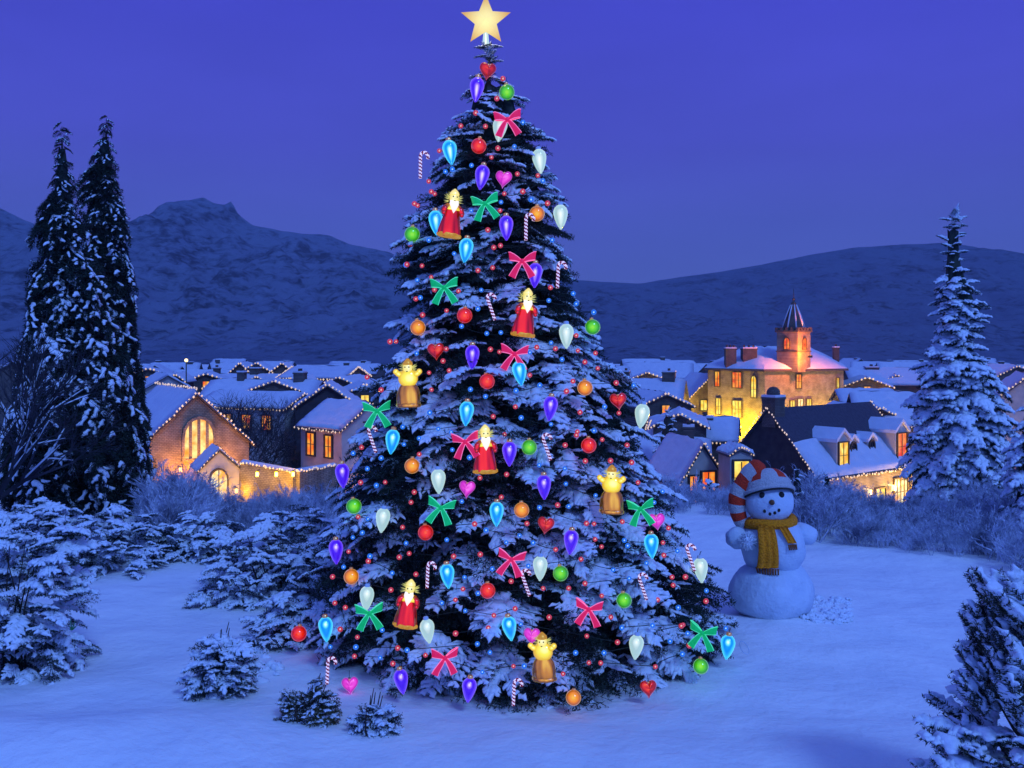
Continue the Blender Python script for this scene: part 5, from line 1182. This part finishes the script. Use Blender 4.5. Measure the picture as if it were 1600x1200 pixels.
# ---- strings of red and blue fairy lights, zigzagging over the near side of the crown
M['fairy_red'] = glow('fairy_red', (.6, .05, .05), [(0, C(255, 235, 225)), (.34, C(245, 120, 120)), (.5, C(190, 35, 50)), (.8, C(200, 50, 75)), (1, C(225, 90, 120))], .8)
M['fairy_blue'] = glow('fairy_blue', (.02, .15, .6), [(0, C(200, 240, 255)), (.34, C(60, 150, 250)), (.5, C(15, 85, 215)), (.8, C(30, 110, 235)), (1, C(60, 140, 250))], .95)
def bulbmesh(m):
    b = MB(); b.ball((0, 0, 0), 4.0*PX, n=10); return b.build('bulb', m).data
BM = {c: bulbmesh(M['fairy_'+c]) for c in ('red', 'blue')}
for o in [o for o in bpy.data.objects if o.name.startswith('bulb') and o.type == 'MESH' and o.parent is None and 'ornament' not in o.name]: bpy.data.objects.remove(o)
bands = [(78, 330, 'topmost string of red and blue fairy lights wound round the treetop'), (330, 560, 'second string of red and blue fairy lights, across the upper middle of the tree'),
         (560, 760, 'third string of red and blue fairy lights, across the waist of the tree'), (760, 910, 'fourth string of red and blue fairy lights, just above the lowest boughs'), (910, 1062, 'lowest string of red and blue fairy lights, over the skirt of the tree')]
for bi, (y0, y1, lab) in enumerate(bands):
    root = tag(empty('fairy_light_string', (0, TD, 0)), lab, 'fairy lights', 'fairy light strings on the tree'); pts = []; y = y0; dirn = 1; cnt = 0
    row_h = (20, 24, 25, 25, 26)[bi]
    while y < y1 and cnt < 99:
        l = np.interp(y, EDGE[:, 0], EDGE[:, 1])+4; r = np.interp(y, EDGE[:, 0], EDGE[:, 2])-4; n = max(1, int((r-l)/(33 if bi < 2 else 41)))
        for i in range(n):
            if cnt >= 99: break
            t_ = (i+.5+rs.uniform(-.42, .42))/n; t_ = t_ if dirn > 0 else 1-t_; px = l+(r-l)*t_; py = y+rs.uniform(-.45, .45)*row_h+10*math.sin(t_*9+y)
            if py < 74: continue
            if any(abs(px-a) < (15 if 'fig' not in k else 24) and abs(py-b) < (15 if 'ball' in k or 'heart' in k else 24 if 'fig' not in k else 42) for a, b, k in OPOS): continue
            loc, D = on_tree(px, py, .03); pts.append((loc[0], loc[1]-TD, loc[2]))
            c = 'red' if rs.rand() < .58 else 'blue'
            o = bpy.data.objects.new('bulb', BM[c]); col.objects.link(o); o.parent = root; o.location = pts[-1]; sc = D/10*rs.uniform(.85, 1.1); o.scale = (sc, sc, sc); o.rotation_euler = (rs.rand(), 0, rs.rand()*6); cnt += 1
        y += row_h; dirn = -dirn
    mb = MB(); w_ = []
    for a, b in zip(pts[:-1], pts[1:]):
        a = np.array(a); b = np.array(b)
        for t_ in (0, .33, .67):
            q = a+(b-a)*t_; f_ = .0 if t_ == 0 else .07; cx = t_ax(q[2]); h_ = math.hypot(q[0]-cx, q[1])+1e-6; w_.append((q[0]-(q[0]-cx)/h_*f_, q[1]+.015-q[1]/h_*f_, q[2]-.02*(t_ > 0)))
    mb.tube(w_, .004, 4); mb.build('cable', M['wire'], root)

# ---- star
M['star'] = mat('star_lamp', (.12, .10, .05), .35, emit=C(252, 232, 130), es=.92, cs=1)
n = M['star'].node_tree.nodes; l = M['star'].node_tree.links; t = n.new('ShaderNodeTexCoord'); le = n.new('ShaderNodeVectorMath'); le.operation = 'LENGTH'; l.new(t.outputs['Object'], le.inputs[0])
r = n.new('ShaderNodeValToRGB'); l.new(le.outputs['Value'], r.inputs[0]); e = r.color_ramp.elements; e[0].position = .08; e[0].color = C(252, 240, 165); e[1].position = .30; e[1].color = C(214, 160, 70); l.new(r.outputs[0], n['Principled BSDF'].inputs['Emission Color'])
sy = 12.0; px_ = sy/F; st = tag(empty('tree_star', ((759-800)*px_, sy, CAMZ-(32-HY)*px_)), 'glowing yellow five-pointed star on the very top of the decorated tree', 'star')
V = [(0, -.075, 0), (0, .075, 0)]
for k in range(10):
    a = math.pi/2+k*math.pi/5; rr = (41 if k % 2 == 0 else 18)*px_; V.append((rr*math.cos(a), 0, rr*math.sin(a)))
Fi = []
for k in range(10): a = 2+k; b = 2+(k+1) % 10; Fi += [(0, b, a), (1, a, b)]
MB().add(V, Fi).build('star_body', M['star'], st)
mb = MB(); mb.lathe([(5*px_, -40*px_), (5.5*px_, -36*px_), (4*px_, -20*px_), (3*px_, -10*px_)], 12, (0, .03, 0)); mb.build('star_holder', G['whitebulb'], st)  # holder is no bulb; its glow is added emission
ld = bpy.data.lights.new('star_light', 'POINT'); ld.energy = 6; ld.color = (1, .8, .4); ld.shadow_soft_size = .15; lo = bpy.data.objects.new('star_light', ld); col.objects.link(lo); lo.parent = st; lo.location = (0, -.3, -.1)
# ---- wire ring at the tip of the lowest right bough, green sprig by the left fir
p, D = on_tree(1163, 1012); rg = MB(); rg.tube([(.05*math.cos(a)*.8+.0, 0, .085*math.sin(a)) for a in np.linspace(0, 2*math.pi, 22)], .005, 6); rg = tag(rg.build('wire_ring', M['snowman']), 'thin wire ring hanging from the lowest right bough tip', 'ring'); rg.location = p; rg.rotation_euler = (0, R(-30), 0)
g_ = MB(); D = 10.3; p = P(112, 985, D); z_ = 0
for a, ln in ((-.5, .10), (-.1, .15), (.35, .12), (.8, .09), (-1.0, .07)):
    g_.add([(-.008, 0, 0), (.008, 0, 0), (math.sin(a)*ln*.5+.012, -.01, math.cos(a)*ln*.5), (math.sin(a)*ln, 0, math.cos(a)*ln), (math.sin(a)*ln*.5-.012, .01, math.cos(a)*ln*.5)], [(0, 1, 2, 3, 4)]); 
sg2 = tag(g_.build('green_sprig', mat('fresh_leaf', (.05, .22, .1), .5)), 'tiny green sprig caught in the snow beside the large low fir', 'sprig'); sg2.location = (p[0], D, p[2])


# ================================================================ night air between here and the mountains
hz = MB(); hz.box(-3000, -60, -12, 3000, 3380, 430); hz = tag(hz.build('haze', []), kind='stuff')
m = bpy.data.materials.new('night_haze'); m.use_nodes = True; n = m.node_tree.nodes; l = m.node_tree.links; n.remove(n['Principled BSDF'])
v = n.new('ShaderNodeVolumePrincipled'); v.inputs['Density'].default_value = .00020; v.inputs['Color'].default_value = (.62, .74, 1.0, 1); v.inputs['Anisotropy'].default_value = 0
l.new(v.outputs[0], n['Material Output'].inputs['Volume']); hz.data.materials.append(m)
